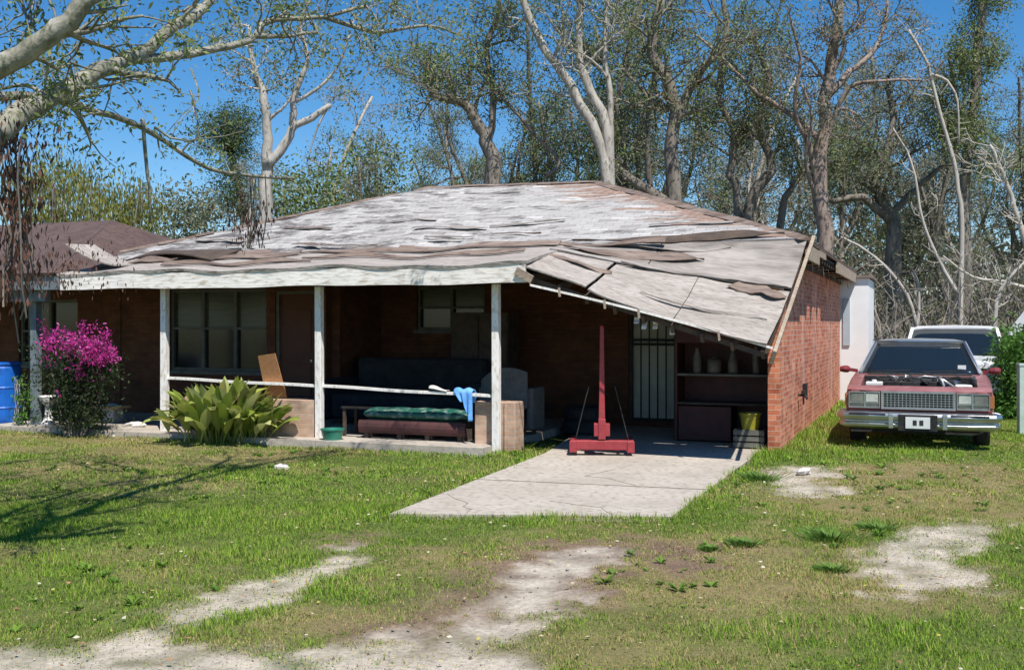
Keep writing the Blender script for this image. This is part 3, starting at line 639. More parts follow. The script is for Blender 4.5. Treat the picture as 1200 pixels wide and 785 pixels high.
# rake board
q = MB(); a = C_ + Vector((.03, .05, .03)); b = B_ + Vector((.03, -.03, -.10)); q.beam(a, b, .045, .2, up=(.3, 0, 1)); build('rake_board', q, M['wood'], H, bevel=.004)
# sagging eave at the side: fascia with gap showing rafter tails
q = MB(); q.box(3.68, 3.72, 1.66, 3.2, 2.50, 2.70); build('fascia', q, M['wood'], H)
q = MB(); q.box(3.685, 3.725, 6.4, 11.2, 2.53, 2.72); build('fascia', q, M['wood'], H)
q = MB(); q.box(3.69, 3.73, 3.2, 4.1, 2.62, 2.71); build('fascia', q, M['wood'], H)
q = MB()
for i in range(24): vv = 1.8 + i * .4; q.box(3.405, 3.67, vv - .02, vv + .02, 2.58, 2.662)
q.box(3.402, 3.43, 1.9, 11, 2.5, 2.6); build('rafter_tails', q, M['darkwood'], H)
q = MB()   # torn soffit pieces hanging - give the ragged shadow line
for i in range(9):
    vv = 2.0 + i * .95 + random.uniform(-.2, .2); q = MB(); q.add([(3.44, vv, 2.56), (3.62, vv + .02, 2.56), (3.6, vv + .4, 2.56), (3.44, vv + .35, 2.56), (3.66, vv + .05, 2.36 - .1 * (i % 2)), (3.62, vv + .3, 2.40)], [(0, 1, 2, 3), (1, 4, 5, 2)]); build('torn_soffit', q, M['wood'], H)
# white boarded utility room at the far end
q = MB(); q.box(3.32, 3.98, 11.05, 13.2, 0, 2.62); ur = build('utility_room', q, noisy('fresh white board', (.76, .77, .78), (.82, .82, .82), 3, .6, .05), H)
q = MB(); q.box(3.22, 4.05, 10.98, 13.3, 2.63, 2.69); build('roof', q, M['felt'], ur)
q = MB(); q.box(3.46, 3.60, 11.015, 11.045, 1.2, 2.2); build('door', q, noisy('pale blue eave shade', (.36, .42, .47), (.42, .48, .53), 4, .6), ur)  # eave shade painted as a pale blue panel on the white boards
# made-up fittings added to cast a double shadow: tap on the side wall
q = MB(); q.tube([(3.40, 3.3, .62), (3.50, 3.3, .62), (3.54, 3.3, .56)], .02, 8); q.tube([(3.48, 3.26, .66), (3.48, 3.34, .66)], .03, 8)
build('shadow_tap', q, M['darkmetal'], H)
q = MB(); q.box(3.405, 3.45, 3.9, 4.15, .55, .75); build('shadow_wall_box', q, M['darkmetal'], H)

# ================================================================== PART 2: neighbours, trees, vehicles, things
# ---- neighbouring house at the left with the dark brown roof
NB = empty('neighbouring_house', HO, HA, 'low house with a dark brown hip roof adjoining at the left of the brick house', 'house')
def hip(par, u0, u1, v0, v1, ze, ru0, ru1, rv, zr, mat, skip=()):
    fs = [((u0, v0, ze), (u1, v0, ze), (ru1, rv, zr), (ru0, rv, zr)), ((u1, v0, ze), (u1, v1, ze), (ru1, rv, zr), (ru1, rv, zr)), ((u1, v1, ze), (u0, v1, ze), (ru0, rv, zr), (ru1, rv, zr)), ((u0, v1, ze), (u0, v0, ze), (ru0, rv, zr), (ru0, rv, zr))]
    q = MB()
    for k, (A, B, C, D) in enumerate(fs):
        A, B, C, D = map(Vector, (A, B, C, D))
        q.sheet(lambda a, b: (A.lerp(B, a)).lerp(D.lerp(C, a), b), 4, 2, .05)
    return build('roof', q, mat, par)
nr = hip(NB, -15.5, -7.03, -.36, 7.6, 2.40, -12.2, -9.4, 3.5, 3.62, M['brown_roof'])
q = MB(); q.box(-15.3, -6.97, -.32, -.28, 2.17, 2.375); build('fascia', q, M['greypost'], NB)
q = MB(); wallface(q, 'v', 2.4, 2.58, -15.2, -8.22, 0, 2.36, [(-10.6, -9.2, .9, 2.1)]); q.box(-15.2, -15.05, 2.58, 7.3, 0, 2.36); q.box(-15.05, -8.3, 7.15, 7.3, 0, 2.36); build('wall', q, M['brick_shaded'], NB)
window(NB, -10.6, -9.2, .9, 2.1, 2.45, 2, M['glass'], M['winframe'])
q = MB(); q.box(-15.2, -7.05, -.25, 2.39, 2.30, 2.33); build('porch_ceiling', q, M['soffit'], NB)
q = MB(); q.box(-7.80, -7.68, -.06, .06, -.02, 2.17); build('post', q, M['greypost'], NB, bevel=.006)
q = MB(); q.box(-8.05, -7.35, -.20, -.1, 2.0, 2.165); build('post_bracket', q, M['greypost'], NB)

# ---- trees -------------------------------------------------------
def jitter(rs, s): return Vector((rs.normal(0, s), rs.normal(0, s), rs.normal(0, s)))
class Tree:
    def __init__(s, seed, twig_r=.012, leafn=10, leafs=.09, spread=.28, droop=0.0, nlev=3, dens=1.0):
        s.rs = np.random.RandomState(seed); s.mb = MB(); s.leaf = []; s.twig_r = twig_r; s.leafn = leafn; s.leafs = leafs; s.spread = spread; s.droop = droop; s.nlev = nlev; s.dens = dens
    def path(s, pts, r0, r1, n=8, lvl=0, kids=None, t0=.3, klen=None, leaves=True):
        """main limb through given points, then children"""
        P = [Vector(p) for p in pts]; out = []
        seg = max(2, n // max(1, len(P) - 1) + 1)
        for i in range(len(P) - 1):
            p0 = P[max(i - 1, 0)]; p1 = P[i]; p2 = P[i + 1]; p3 = P[min(i + 2, len(P) - 1)]
            for k in range(seg):
                t = k / seg
                out.append(.5 * ((2 * p1) + (p2 - p0) * t + (2 * p0 - 5 * p1 + 4 * p2 - p3) * t * t + (3 * p1 - p0 - 3 * p2 + p3) * t ** 3))
        out.append(P[-1]); L = len(out) - 1
        wob = .12 * r0
        out = [p + (jitter(s.rs, wob) if 0 < i < L else Vector()) for i, p in enumerate(out)]
        rad = [r0 + (r1 - r0) * (i / L) ** .8 for i in range(L + 1)]
        s.mb.tube(out, rad, 8 if r0 > .12 else (6 if r0 > .05 else 4))
        length = sum((out[i + 1] - out[i]).length for i in range(L))
        if kids is None: kids = int(length * 1.6 * s.dens)
        for k in range(kids):
            t = t0 + (1 - t0) * s.rs.rand() ** .8; i = min(L - 1, int(t * L)); p = out[i].lerp(out[i + 1], t * L - i)
            d = (out[i + 1] - out[i]).normalized(); o = jitter(s.rs, 1); o = (o - d * o.dot(d)).normalized()
            nd = (d * .45 + o + Vector((0, 0, .25 - s.droop))).normalized(); rr = max(s.twig_r, rad[i] * s.rs.uniform(.28, .55))
            ll = (klen or length * .35) * s.rs.uniform(.5, 1.15) * (1.15 - .5 * t)
            s.branch(p, nd, ll, rr, lvl + 1, leaves)
        if leaves: s.clump(out[-1])
        return out
    def branch(s, p, d, length, r, lvl, leaves=True):
        n = 5 if lvl < 3 else 3; pts = [p]; d = d.copy()
        for i in range(n):
            d = (d + jitter(s.rs, .22) + Vector((0, 0, .06 - s.droop * .4))).normalized(); pts.append(pts[-1] + d * length / n)
        rad = [max(s.twig_r * .6, r * (1 - .75 * i / n)) for i in range(n + 1)]
        s.mb.tube(pts, rad, 6 if r > .06 else (4 if r > .03 else 3), cap=False)
        if lvl >= s.nlev or length < .35:
            if leaves:
                s.clump(pts[-1]); s.clump(pts[-2])
            return
        k = int((2.5 + length * 1.3) * s.dens * s.rs.uniform(.8, 1.2)) + 1
        for _ in range(min(k, 9)):
            t = s.rs.uniform(.25, 1); i = min(n - 1, int(t * n)); q = pts[i].lerp(pts[i + 1], t * n - i)
            o = jitter(s.rs, 1).normalized(); nd = ((pts[i + 1] - pts[i]).normalized() * .7 + o * .9 + Vector((0, 0, .15 - s.droop))).normalized()
            s.branch(q, nd, length * s.rs.uniform(.35, .65), rad[i] * .6, lvl + 1, leaves)
    def clump(s, p, n=None, sp=None):
        if s.leafn == 0: return
        n = n or s.rs.poisson(s.leafn); s.leaf.append((p, n, sp or s.spread))
    def done(s, name, bark, leafmat_, label, cat='tree', group=None, loc=None):
        base = Vector(loc) if loc is not None else Vector(s.mb.v[0])
        root = empty(name, base, 0, label, cat, group)
        s.mb.v = [tuple(Vector(v) - base) for v in s.mb.v]
        me = bpy.data.meshes.new('trunk'); me.from_pydata(s.mb.v, [], s.mb.f); me.polygons.foreach_set('use_smooth', [True] * len(me.polygons)); me.materials.append(bark)
        tr_ = bpy.data.objects.new('trunk', me); COL.objects.link(tr_); tr_.parent = root
        if s.leaf:
            V, Q = leafquads(s.rs, [p - base for p, _, _ in s.leaf], [n for _, n, _ in s.leaf], [q_ for _, _, q_ in s.leaf], s.leafs)
            fastmesh('crown', V, Q, leafmat_, root)
        return root
def leafquads(rs, cs, ns, sps, size, flat=1.0, droop=False):
    C = np.repeat(np.array([tuple(c) for c in cs]), ns, 0); S = np.repeat(np.array(sps), ns)[:, None]; n = len(C)
    C = C + rs.normal(0, 1, (n, 3)) * S * np.array([1, 1, flat])
    a = rs.normal(0, 1, (n, 3)); a /= np.linalg.norm(a, axis=1)[:, None] + 1e-9
    b = rs.normal(0, 1, (n, 3)); b -= a * (a * b).sum(1)[:, None]; b /= np.linalg.norm(b, axis=1)[:, None] + 1e-9
    if droop: a = a * .35 + np.array([0, 0, -1]); a /= np.linalg.norm(a, axis=1)[:, None]
    l = size * rs.uniform(.6, 1.4, (n, 1)); w_ = l * .38
    V = np.stack([C - a * l * .5, C + b * w_ * .5, C + a * l * .5, C - b * w_ * .5], 1).reshape(-1, 3)
    return V, np.arange(4 * n).reshape(-1, 4)
def P(Y, *pts, dy=0): return [at(x, y, Y + dy * i) for i, (x, y) in enumerate(pts)]
def ground0(Y, px): return Vector(((px - CX) / F * Y, Y, -.1))

# T1 tall brown trunk behind the right roof corner
t = Tree(21, .022, 13, .085, 0.24, nlev=3, dens=.8)
Y = 27
t.path([ground0(Y, 967)] + P(Y, (966, 300), (962, 200), (968, 120), (978, 50), (988, -60)), .27, .11, 16, t0=.62, kids=9, klen=2.2)
for pts, r in ((((964, 170), (935, 140), (900, 118), (870, 92), (840, 62), (812, 40)), .10), (((970, 112), (995, 85), (1020, 65), (1036, 30), (1040, -10)), .11), (((962, 180), (990, 110), (1020, 96), (1080, 94)), .08), (((955, 215), (948, 170), (930, 130), (938, 70), (925, 20)), .08), (((962, 235), (950, 215), (944, 180), (952, 140), (940, 100)), .07), (((972, 90), (990, 50), (970, 0)), .07), (((965, 150), (985, 128), (1005, 135)), .05)):
    t.path(P(Y, *pts, dy=.25 * (1 if r > .09 else -1)), r, .03, 10, t0=.3, klen=1.3)
t.done('tall_tree', M['bark_brown'], M['leaf_grey'], 'tall nearly bare brown trunk rising behind the right corner of the roof')
# T2 forked pale trunks above the roof peak
t = Tree(22, .02, 7, .085, 0.24, dens=.8); Y = 25.5
t.path([ground0(Y, 714)] + P(Y, (712, 225), (702, 170), (668, 100), (640, 62), (614, 0), (605, -50)), .17, .07, 14, t0=.6, kids=9, klen=1.6)
t.path([ground0(Y, 716)] + P(Y, (714, 225), (711, 150), (688, 100), (678, 55), (682, -20)), .16, .08, 14, t0=.45, kids=14, klen=2.2)
t.path(P(Y, (714, 190), (716, 120), (708, 60), (714, -20)), .09, .05, 10, t0=.3, kids=10, klen=1.6)
t.done('forked_tree', M['bark_pale'], M['leaf_olive'], 'tree with forked pale leaning trunks rising straight behind the roof peak')
# T3
t = Tree(23, .02, 13, .085, 0.24, dens=1); Y = 27
t.path([ground0(Y, 578)] + P(Y, (577, 215), (574, 175), (562, 150), (540, 120), (508, 112), (500, 70)), .26, .07, 14, t0=.5, klen=1.8)
t.path(P(Y, (572, 170), (578, 120), (570, 60), (585, 10), (575, -40)), .12, .05, 12, t0=.1, klen=1.6)
t.path(P(Y, (640, 205), (655, 190), (620, 150), (580, 105), (540, 60)), .07, .03, 12, t0=.2, klen=.9)
t.done('crooked_tree', M['bark_grey'], M['leaf_olive'], 'crooked grey tree standing behind the left part of the roof ridge')
# T4
t = Tree(24, .022, 10, .085, 0.24, dens=.9); Y = 27
t.path([ground0(Y, 790)] + P(Y, (790, 235), (785, 180), (790, 120), (765, 60), (775, 0)), .24, .10, 14, t0=.45, klen=2.2)
t.path(P(Y, (782, 240), (755, 222), (725, 198), (700, 170)), .2, .06, 8, t0=.3, kids=8, klen=1.2)
t.path(P(Y, (790, 150), (815, 90), (850, 50), (845, -20)), .13, .06, 8, t0=.2, klen=1.8)
t.done('leafy_oak', M['bark_grey'], M['leaf_olive'], 'leafy grey oak with a dark leaning limb right of the forked pale trunks')
# T5 curvy twin
t = Tree(25, .02, 13, .085, 0.24, dens=1); Y = 29
t.path([ground0(Y, 862)] + P(Y, (866, 245), (856, 205), (862, 160), (842, 115), (850, 60)), .16, .06, 14, t0=.4, klen=1.6)
t.path([ground0(Y, 872)] + P(Y, (876, 250), (905, 200), (890, 150), (900, 90), (880, 40)), .2, .06, 14, t0=.4, klen=1.8)
t.path([ground0(Y, 915)] + P(Y, (915, 265), (925, 225), (950, 195), (985, 190)), .14, .05, 10, t0=.4, klen=1.5)
t.done('twin_oak', M['bark_grey'], M['leaf_olive'], 'dark oak with several wavy stems just left of the tall brown trunk')
# T6 left bare one
t = Tree(26, .018, 10, .085, 0.24, dens=.7); Y = 24
t.path([ground0(Y, 308)] + P(Y, (309, 290), (312, 220), (312, 165), (310, 120), (297, 75), (292, 30)), .22, .035, 16, t0=.55, kids=12, klen=1.2)
t.path(P(Y, (312, 195), (335, 165), (345, 148), (366, 140), (383, 125), (386, 124)), .13, .05, 12, t0=.3, kids=3, klen=.6, leaves=False)
t.path(P(Y, (343, 150), (346, 110), (360, 70), (352, 30), (366, -5)), .09, .03, 12, t0=.2, klen=1.2)
t.path(P(Y, (384, 126), (372, 150), (360, 190)), .035, .012, 6, kids=0, leaves=False); t.path(P(Y, (345, 120), (370, 105), (395, 80), (410, 40)), .05, .02, 8, t0=.2, klen=.8)
t.done('half_bare_tree', M['bark_pale'], M['leaf_olive'], 'half bare pale tree with a broken side limb behind the left slope of the roof')
# T7 white dead sapling right
t = Tree(27, .014, 0, dens=.5); Y = 26.5
t.path([ground0(Y, 1124)] + P(Y, (1125, 370), (1127, 260), (1118, 190), (1100, 130), (1086, 75), (1065, 35)), .08, .03, 18, t0=.5, kids=12, klen=1.0, leaves=False)
t.path(P(Y, (1123, 345), (1100, 305), (1082, 260), (1068, 190), (1046, 150)), .06, .02, 12, t0=.4, kids=6, klen=.6, leaves=False)
t.path(P(Y, (1092, 88), (1110, 95), (1122, 120), (1124, 170)), .05, .02, 6, kids=3, klen=.5, leaves=False)
t.done('dead_sapling', M['deadwood'], M['leaf_grey'], 'slender bleached dead tree forking low behind the parked vehicles', 'dead tree')
t = Tree(28, .014, 0, dens=.6); Y = 27
t.path([ground0(Y, 1090)] + P(Y, (1078, 395), (1062, 345), (1035, 310), (1005, 288), (985, 278)), .07, .03, 12, t0=.2, kids=9, klen=.9, leaves=False)
t.path(P(Y, (1075, 385), (1077, 340), (1070, 318)), .05, .03, 6, kids=2, klen=.4, leaves=False)
t.done('bent_dead_tree', M['deadwood'], M['leaf_grey'], 'bleached dead tree bending left above the roofs of the parked vehicles', 'dead tree')
t = Tree(29, .014, 1, .1, .3, dens=.7); Y = 24
t.path([ground0(Y, 1215)] + P(Y, (1212, 330), (1196, 270), (1180, 215), (1160, 170)), .10, .03, 12, t0=.3, kids=14, klen=1.2)
t.path(P(Y, (1210, 340), (1175, 330), (1140, 325), (1105, 300)), .05, .02, 8, t0=.2, kids=8, klen=.8)
t.path([ground0(Y, 1165)] + P(Y, (1168, 355), (1188, 320), (1215, 295)), .06, .03, 8, t0=.2, kids=8, klen=.8)
t.done('broken_tree', M['deadwood'], M['leaf_grey'], 'broken pale tree leaning left at the right edge of the picture', 'dead tree')
# T9 dark oak right
t = Tree(30, .022, 15, .085, 0.24, dens=1.0); Y = 32
t.path([ground0(Y, 1052)] + P(Y, (1050, 330), (1046, 260), (1030, 215), (1045, 160), (1040, 90)), .34, .08, 14, t0=.35, klen=2.4)
t.path(P(Y, (1046, 262), (1010, 232), (975, 235), (955, 215)), .16, .06, 8, t0=.3, klen=1.5); t.path(P(Y, (1046, 250), (1080, 215), (1110, 190)), .14, .05, 8, t0=.3, klen=1.5)
t.done('broad_oak', M['bark_grey'], M['leaf_grey'], 'broad mossy grey oak between the tall brown trunk and the bleached sapling')
# T10 mossy column right
t = Tree(31, .022, 23, .085, 0.2, droop=.5, dens=1.0); Y = 30
t.path([ground0(Y, 1128)] + P(Y, (1132, 330), (1130, 220), (1142, 120), (1148, 40), (1152, -30)), .22, .1, 16, t0=.4, kids=34, klen=1.0)
t.path(P(Y, (1136, 160), (1120, 110), (1112, 60)), .1, .04, 8, t0=.1, kids=14, klen=.9)
t.done('moss_draped_tree', M['bark_grey'], M['leaf_olive'], 'slim upright tree draped in hanging moss, tallest at the right of the picture')
# T12 round dark crown
t = Tree(32, .02, 67, .085, 0.24, dens=1.2); Y = 36
t.path([ground0(Y, 288)] + P(Y, (286, 285), (280, 215), (268, 175)), .2, .1, 10, kids=5, klen=.8)
for i in range(120):
    v = jitter(t.rs, 1).normalized(); c = at(266, 158, Y) + Vector((v.x * 1.15, v.y * 1.0, v.z * .95)) * t.rs.rand() ** .5
    t.leaf.append((c, 75, .2))
    if i % 4 == 0: t.mb.tube([at(272, 180, Y), (at(270, 172, Y) + c) / 2 + jitter(t.rs, .1), c], [.04, .02, .01], 3)
for i in range(70): t.leaf.append((at(280 + t.rs.normal(0, 20), 225 + t.rs.normal(0, 18), Y + t.rs.normal(0, .5)), 60, .25))
t.done('round_crown_tree', M['bark_grey'], M['leaf_dark'], 'dark evergreen with a round ball-like crown seen against the sky left of the roof')

# filler trees: four kinds, copied and turned
def proto(seed, h, bark, leaf, leafn, droop=0, size=.16, bend=.5, dens=1.0):
    t = Tree(seed, .018, leafn * 2.1, .11, .21, droop, dens=dens); rs = t.rs
    p = [Vector((0, 0, -.2))]
    for i in range(5): p.append(p[-1] + Vector((rs.normal(0, bend), rs.normal(0, bend), h / 5)))
    t.path(p, .18, .06, 14, t0=.25, kids=15, klen=h * .21)
    t.path([p[2], p[2] + Vector((h * .08, .4, h * .18)), p[2] + Vector((h * .12, -.3, h * .42))], .12, .05, 8, t0=.2, klen=h * .14)
    t.path([p[2], p[2] + Vector((-h * .1, -.4, h * .14)), p[2] + Vector((-h * .16, .3, h * .36))], .12, .05, 8, t0=.2, klen=h * .14)
    return t
def copytree(r):
    c = r.copy(); COL.objects.link(c)
    for ch in list(r.children): d = ch.copy(); COL.objects.link(d); d.parent = c
    return c
protos = []
kinds = [(101, 13, 'bark_grey', 'leaf_olive', 4.5, 0, .5), (102, 12, 'bark_pale', 'leaf_grey', 2.5, .1, .6), (103, 11, 'bark_grey', 'leaf_dark', 5.5, 0, .4), (104, 13, 'bark_grey', 'leaf_grey', 4.5, .35, .5)]
knames = ['leafy olive green oak', 'thin half bare pale tree', 'dark evergreen', 'grey moss hung tree']
used = [False] * 4
fill = [ # px, Y, kind, scale, where
 (395, 38, 0, .62, 'above the far left part of the roof slope'), (440, 34, 1, .8, 'over the left slope of the roof'), (470, 40, 2, .62, 'low behind the start of the roof ridge'), (505, 42, 0, .85, 'far behind the roof ridge, left of the crooked tree'),
 (545, 38, 3, .85, 'behind the crooked grey tree'), (610, 41, 2, .75, 'low between the crooked tree and the forked trunks'), (655, 36, 0, .95, 'close behind the leaning pale trunk'), (740, 38, 0, 1.1, 'between the forked trunks and the leafy oak'),
 (700, 45, 2, 1.0, 'far behind the roof peak'), (820, 40, 0, 1.0, 'right of the leafy oak'), (765, 34, 3, 1.0, 'in front of the leafy oak trunk'), (890, 42, 3, .95, 'far behind the wavy-stemmed oak'), (840, 46, 2, .9, 'farthest behind the wavy-stemmed oak'),
 (1000, 38, 3, .9, 'right beside the tall brown trunk'), (935, 36, 1, .9, 'left beside the tall brown trunk'), (1075, 40, 2, .8, 'far behind the bleached sapling'), (1110, 36, 3, .85, 'left of the moss draped tree'), (1165, 38, 1, .85, 'right of the moss draped tree'),
 (1195, 42, 3, .8, 'at the far right edge of the wood'), (1230, 36, 0, .8, 'just past the right edge of the wood'), (350, 42, 3, .6, 'low behind the half bare pale tree'), (215, 40, 2, .42, 'low in the gap left of the round crown'), (1020, 46, 2, .9, 'deep in the wood right of the tall brown trunk'), (960, 45, 0, .95, 'deep in the wood behind the tall brown trunk'),
 (1290, 34, 3, .9, 'outside the right edge of the wood'), (330, 33, 1, .55, 'low beside the half bare pale tree'), (415, 30, 3, .5, 'nearest over the left roof slope')]
for i, (px, Y, k, sc, where) in enumerate(fill):
    if not used[k]:
        kk = kinds[k]; t = proto(kk[0], kk[1], kk[2], kk[3], kk[4], kk[5], bend=kk[6]); r = t.done('background_tree', M[kk[2]], M[kk[3]], 'x', loc=(0, 0, 0)); used[k] = r
    else: r = copytree(used[k])
    r.location = ground0(Y, px); r.rotation_euler = (0, 0, i * 2.39); r.scale = (sc * random.uniform(.85, 1.1), sc * .95, sc)
    tag(r, f'{knames[k]} {where}', 'tree', 'trees behind the house')

# brush band: bare grey undergrowth behind the vehicles and house
def mass(name, label, cat, blobs, mat, size, seed, kind=None, group=None, stems=None, droop=False):
    rs = np.random.RandomState(seed); base = Vector(blobs[0][0]); base.z = 0
    cs = [Vector(b[0]) - base for b in blobs]; V, Q = leafquads(rs, cs, [b[1] for b in blobs], [b[2] for b in blobs], size, droop=droop)
    if stems:
        root = empty(name, base, 0, label, cat, group); fastmesh('foliage', V, Q, mat, root)
        q = MB()
        for (a, b, r) in stems: q.tube([Vector(a) - base, (Vector(a) + Vector(b)) / 2 - base + jitter(rs, .05), Vector(b) - base], [r, r * .8, r * .5], 5)
        build('stem', q, M['bark_grey'], root); return root
    o = fastmesh(name, V, Q, mat); o.location = base; return tag(o, label, cat, group, kind)
rs = np.random.RandomState(77); bl = []; q = MB()
for i in range(520):
    px = rs.uniform(150, 1330); Y = rs.uniform(27, 46)
    h = rs.uniform(1.5, 3.6) if px > 930 else rs.uniform(1.0, 2.6)
    p = ground0(Y, px)
    for j in range(3): bl.append((p + Vector((rs.normal(0, .5), rs.normal(0, .3), h * rs.rand())), 55, .45))
o = mass('undergrowth', 'tangled grey brown undergrowth filling the wood behind the house and vehicles', 'undergrowth', bl, M['twig_brush'], .13, 5, kind='stuff')
q = MB()
for i in range(1500):
    px = rs.uniform(150, 1330) if i % 3 else rs.uniform(980, 1250); Y = rs.uniform(24, 42); p = ground0(Y, px); pts = [p]; d = Vector((rs.normal(0, .5), rs.normal(0, .3), 1)).normalized()
    L_ = rs.uniform(.3, 1.0)
    for k in range(4): d = (d + jitter(rs, .25)).normalized(); pts.append(pts[-1] + d * L_)
    q.tube(pts, [.03, .024, .018, .013, .008], 3, cap=False)
me = build('bare_saplings', q, noisy('bare stems', (.14, .12, .10), (.30, .27, .235), 1.2, .95, 0), None); tag(me, 'thin bare stems standing all through the undergrowth', 'saplings', kind='stuff')
# far wood closing the horizon
bl = []
for i in range(1500):
    px = rs.uniform(-300, 1600); Y = rs.uniform(55, 80); top = 5.2 if px > 900 else (2.8 if px < 700 else 4.2)
    bl.append((at(px, 380, Y) + Vector((0, 0, rs.uniform(-1.8, top))), 34, .8))
mass('far_wood', 'distant grey green wood closing the view behind everything', 'wood', bl, leafmat('far grey green foliage', [(.10, .11, .07), (.17, .165, .12), (.22, .2, .16)]), .60, 6, kind='stuff')
# yellow green bamboo-like clump at the left
bl = []; st = []
for i in range(170):
    px = rs.uniform(5, 175); Y = rs.uniform(27, 31); top = 185 + 40 * abs(math.sin(px * .06)) * .6 + (px > 120) * 25
    y = rs.uniform(top, 285); bl.append((at(px, y, Y), 70, .30))
for i in range(22):
    px = rs.uniform(10, 170); Y = rs.uniform(27, 31); st.append((ground0(Y, px), at(px + rs.normal(0, 12), 215, Y), .03))
mass('bamboo_thicket', 'feathery yellow green thicket rising behind the dark brown roof', 'thicket', bl, M['leaf_yellow'], .13, 8, stems=st, droop=True)
# low green bushes behind left slope
for j, (x0, x1, yt, Y, mt, lab) in enumerate(((185, 250, 225, 33, 'leaf_grey', 'loose grey green bush left of the round crowned tree'), (395, 470, 170, 31, 'leaf_olive', 'yellowish green bush over the middle of the left roof slope'), (320, 400, 205, 30, 'leaf_olive', 'green bush just right of the half bare pale tree'))):
    bl = [(at(rs.uniform(x0, x1), rs.uniform(yt, 285) , Y + rs.uniform(-1, 1)), 30, .3) for i in range(90)]
    mass('bush', lab, 'bush', bl, M[mt], .15, 30 + j, stems=[(ground0(Y, (x0 + x1) / 2 + k * 8), at((x0 + x1) / 2 + k * 14, yt + 30, Y), .05) for k in (-1, 0, 1)])
# green hedge right edge
bl = []
for i in range(330):
    px = 1175 + 110 * rs.rand() ** 1.3; Yh = 19 + rs.uniform(-.5, .5); bl.append((at(px, rs.uniform(392, 495), Yh), 45, .13))
mass('green_shrub', 'bright green leafy shrub at the right edge beside the parked sedan', 'shrub', bl, M['leaf_bright'], .10, 41, stems=[(ground0(19, 1190 + k * 30), at(1190 + k * 30, 420, 19), .03) for k in range(3)])
# grey tarpaulin roof behind the shrub
q = MB(); a_ = at(1178, 392, 23); b_ = at(1205, 358, 23.6); c_ = at(1260, 360, 24); d_ = at(1270, 395, 23.4)
q.sheet(lambda a, b: (a_.lerp(d_, a)).lerp(b_.lerp(c_, a), b) + Vector((0, 0, -.08 * math.sin(a * 3.1))), 8, 5, .02)
tr2 = empty('tarpaulin_shelter', ground0(23.4, 1225), 0, 'grey sheeted shelter peeking over the green shrub at the right edge', 'shelter')
o = build('tarpaulin', q, noisy('grey tarpaulin', (.28, .29, .30), (.36, .37, .38), 3, .6), tr2); o.location = -tr2.location
for p in (a_, d_, b_, c_): q = MB(); q.tube([Vector((p.x, p.y, -.05)), p], .03, 6); o = build('pole', q, M['darkmetal'], tr2); o.location = -tr2.location
# pale green post at the right edge
pp = gp(1197, 508); q = MB(); q.box(-.05, .05, -.05, .05, -.1, 1.02); q.box(-.06, .06, -.06, .06, 1.02, 1.06)
o = build('fence_post', q, noisy('pale green painted post', (.34, .44, .38), (.44, .54, .48), 6, .6), None, bevel=.005); o.location = pp; tag(o, 'pale green square post at the right edge in front of the shrub', 'post')

# ---- big near tree at the left, trunk out of frame
t = Tree(51, .006, 12, .048, .07, droop=.15, dens=.9)
B0 = Vector((-4.2, 6.1, -.1))
def D(*pts): return [at(x, y, 6.7 + x * .0098) for x, y in pts]
t.path([B0, Vector((-3.95, 6.2, 1.4)), Vector((-3.7, 6.35, 2.3))] + D((0, 150), (40, 125), (100, 93), (150, 70), (190, 45), (245, 0), (300, -60)), .115, .035, 26, t0=.5, kids=8, klen=.9)
t.path([Vector((-3.95, 6.2, 1.4)), at(-120, 170, 6.3)] + [at(x, y, 6.4) for x, y in ((-20, 92), (30, 62), (70, 33), (110, -10), (150, -70))], .085, .05, 18, t0=.5, kids=6, klen=.8)
t.path(D((150, 70), (205, 66), (255, 58), (295, 46), (312, 26), (350, 22), (378, 20), (430, 8)), .042, .018, 18, t0=.45, kids=14, klen=.7)
t.path(D((300, 42), (330, 43), (372, 38)), .03, .012, 8, kids=3, klen=.4)
t.path(D((380, 20), (440, 38), (500, 30), (540, 42)), .03, .01, 8, t0=.05, kids=14, klen=.6)
for i in range(16):   # unseen leafy branches added above the frame to shade the left lawn
    p0 = Vector((t.rs.uniform(-5.6, -2.0), t.rs.uniform(5.6, 10), t.rs.uniform(4.6, 5.4))); t.branch(p0, Vector((t.rs.normal(0, .6), .5, t.rs.normal(.1, .2))).normalized(), 1.5, .04, 1)
low = [Vector((-3.7, 6.35, 2.3)), at(-60, 130, 7.2)] + [at(x_, y_, 7.4 + (x_ + 30) / 380 * 4.0) for x_, y_ in ((-25, 118), (20, 112), (62, 117), (110, 130), (165, 148), (205, 175), (245, 198), (280, 205), (345, 209))]
t.path(low, .045, .016, 26, t0=.45, kids=5, klen=.4)
t.path([at(60, 118, 8.3), at(30, 100, 8.3), at(-10, 108, 8.4)], .025, .01, 6, kids=1, klen=.3)
t.path([at(66, 117, 8.2), at(110, 112, 8.5), at(118, 105, 8.6)], .02, .01, 6, kids=1, klen=.3)
t.path([at(166, 140, 9.4), at(168, 150, 9.4), at(171, 190, 9.45), at(175, 225, 9.5), at(176, 262, 9.55)], .022, .012, 10, kids=0, leaves=False)
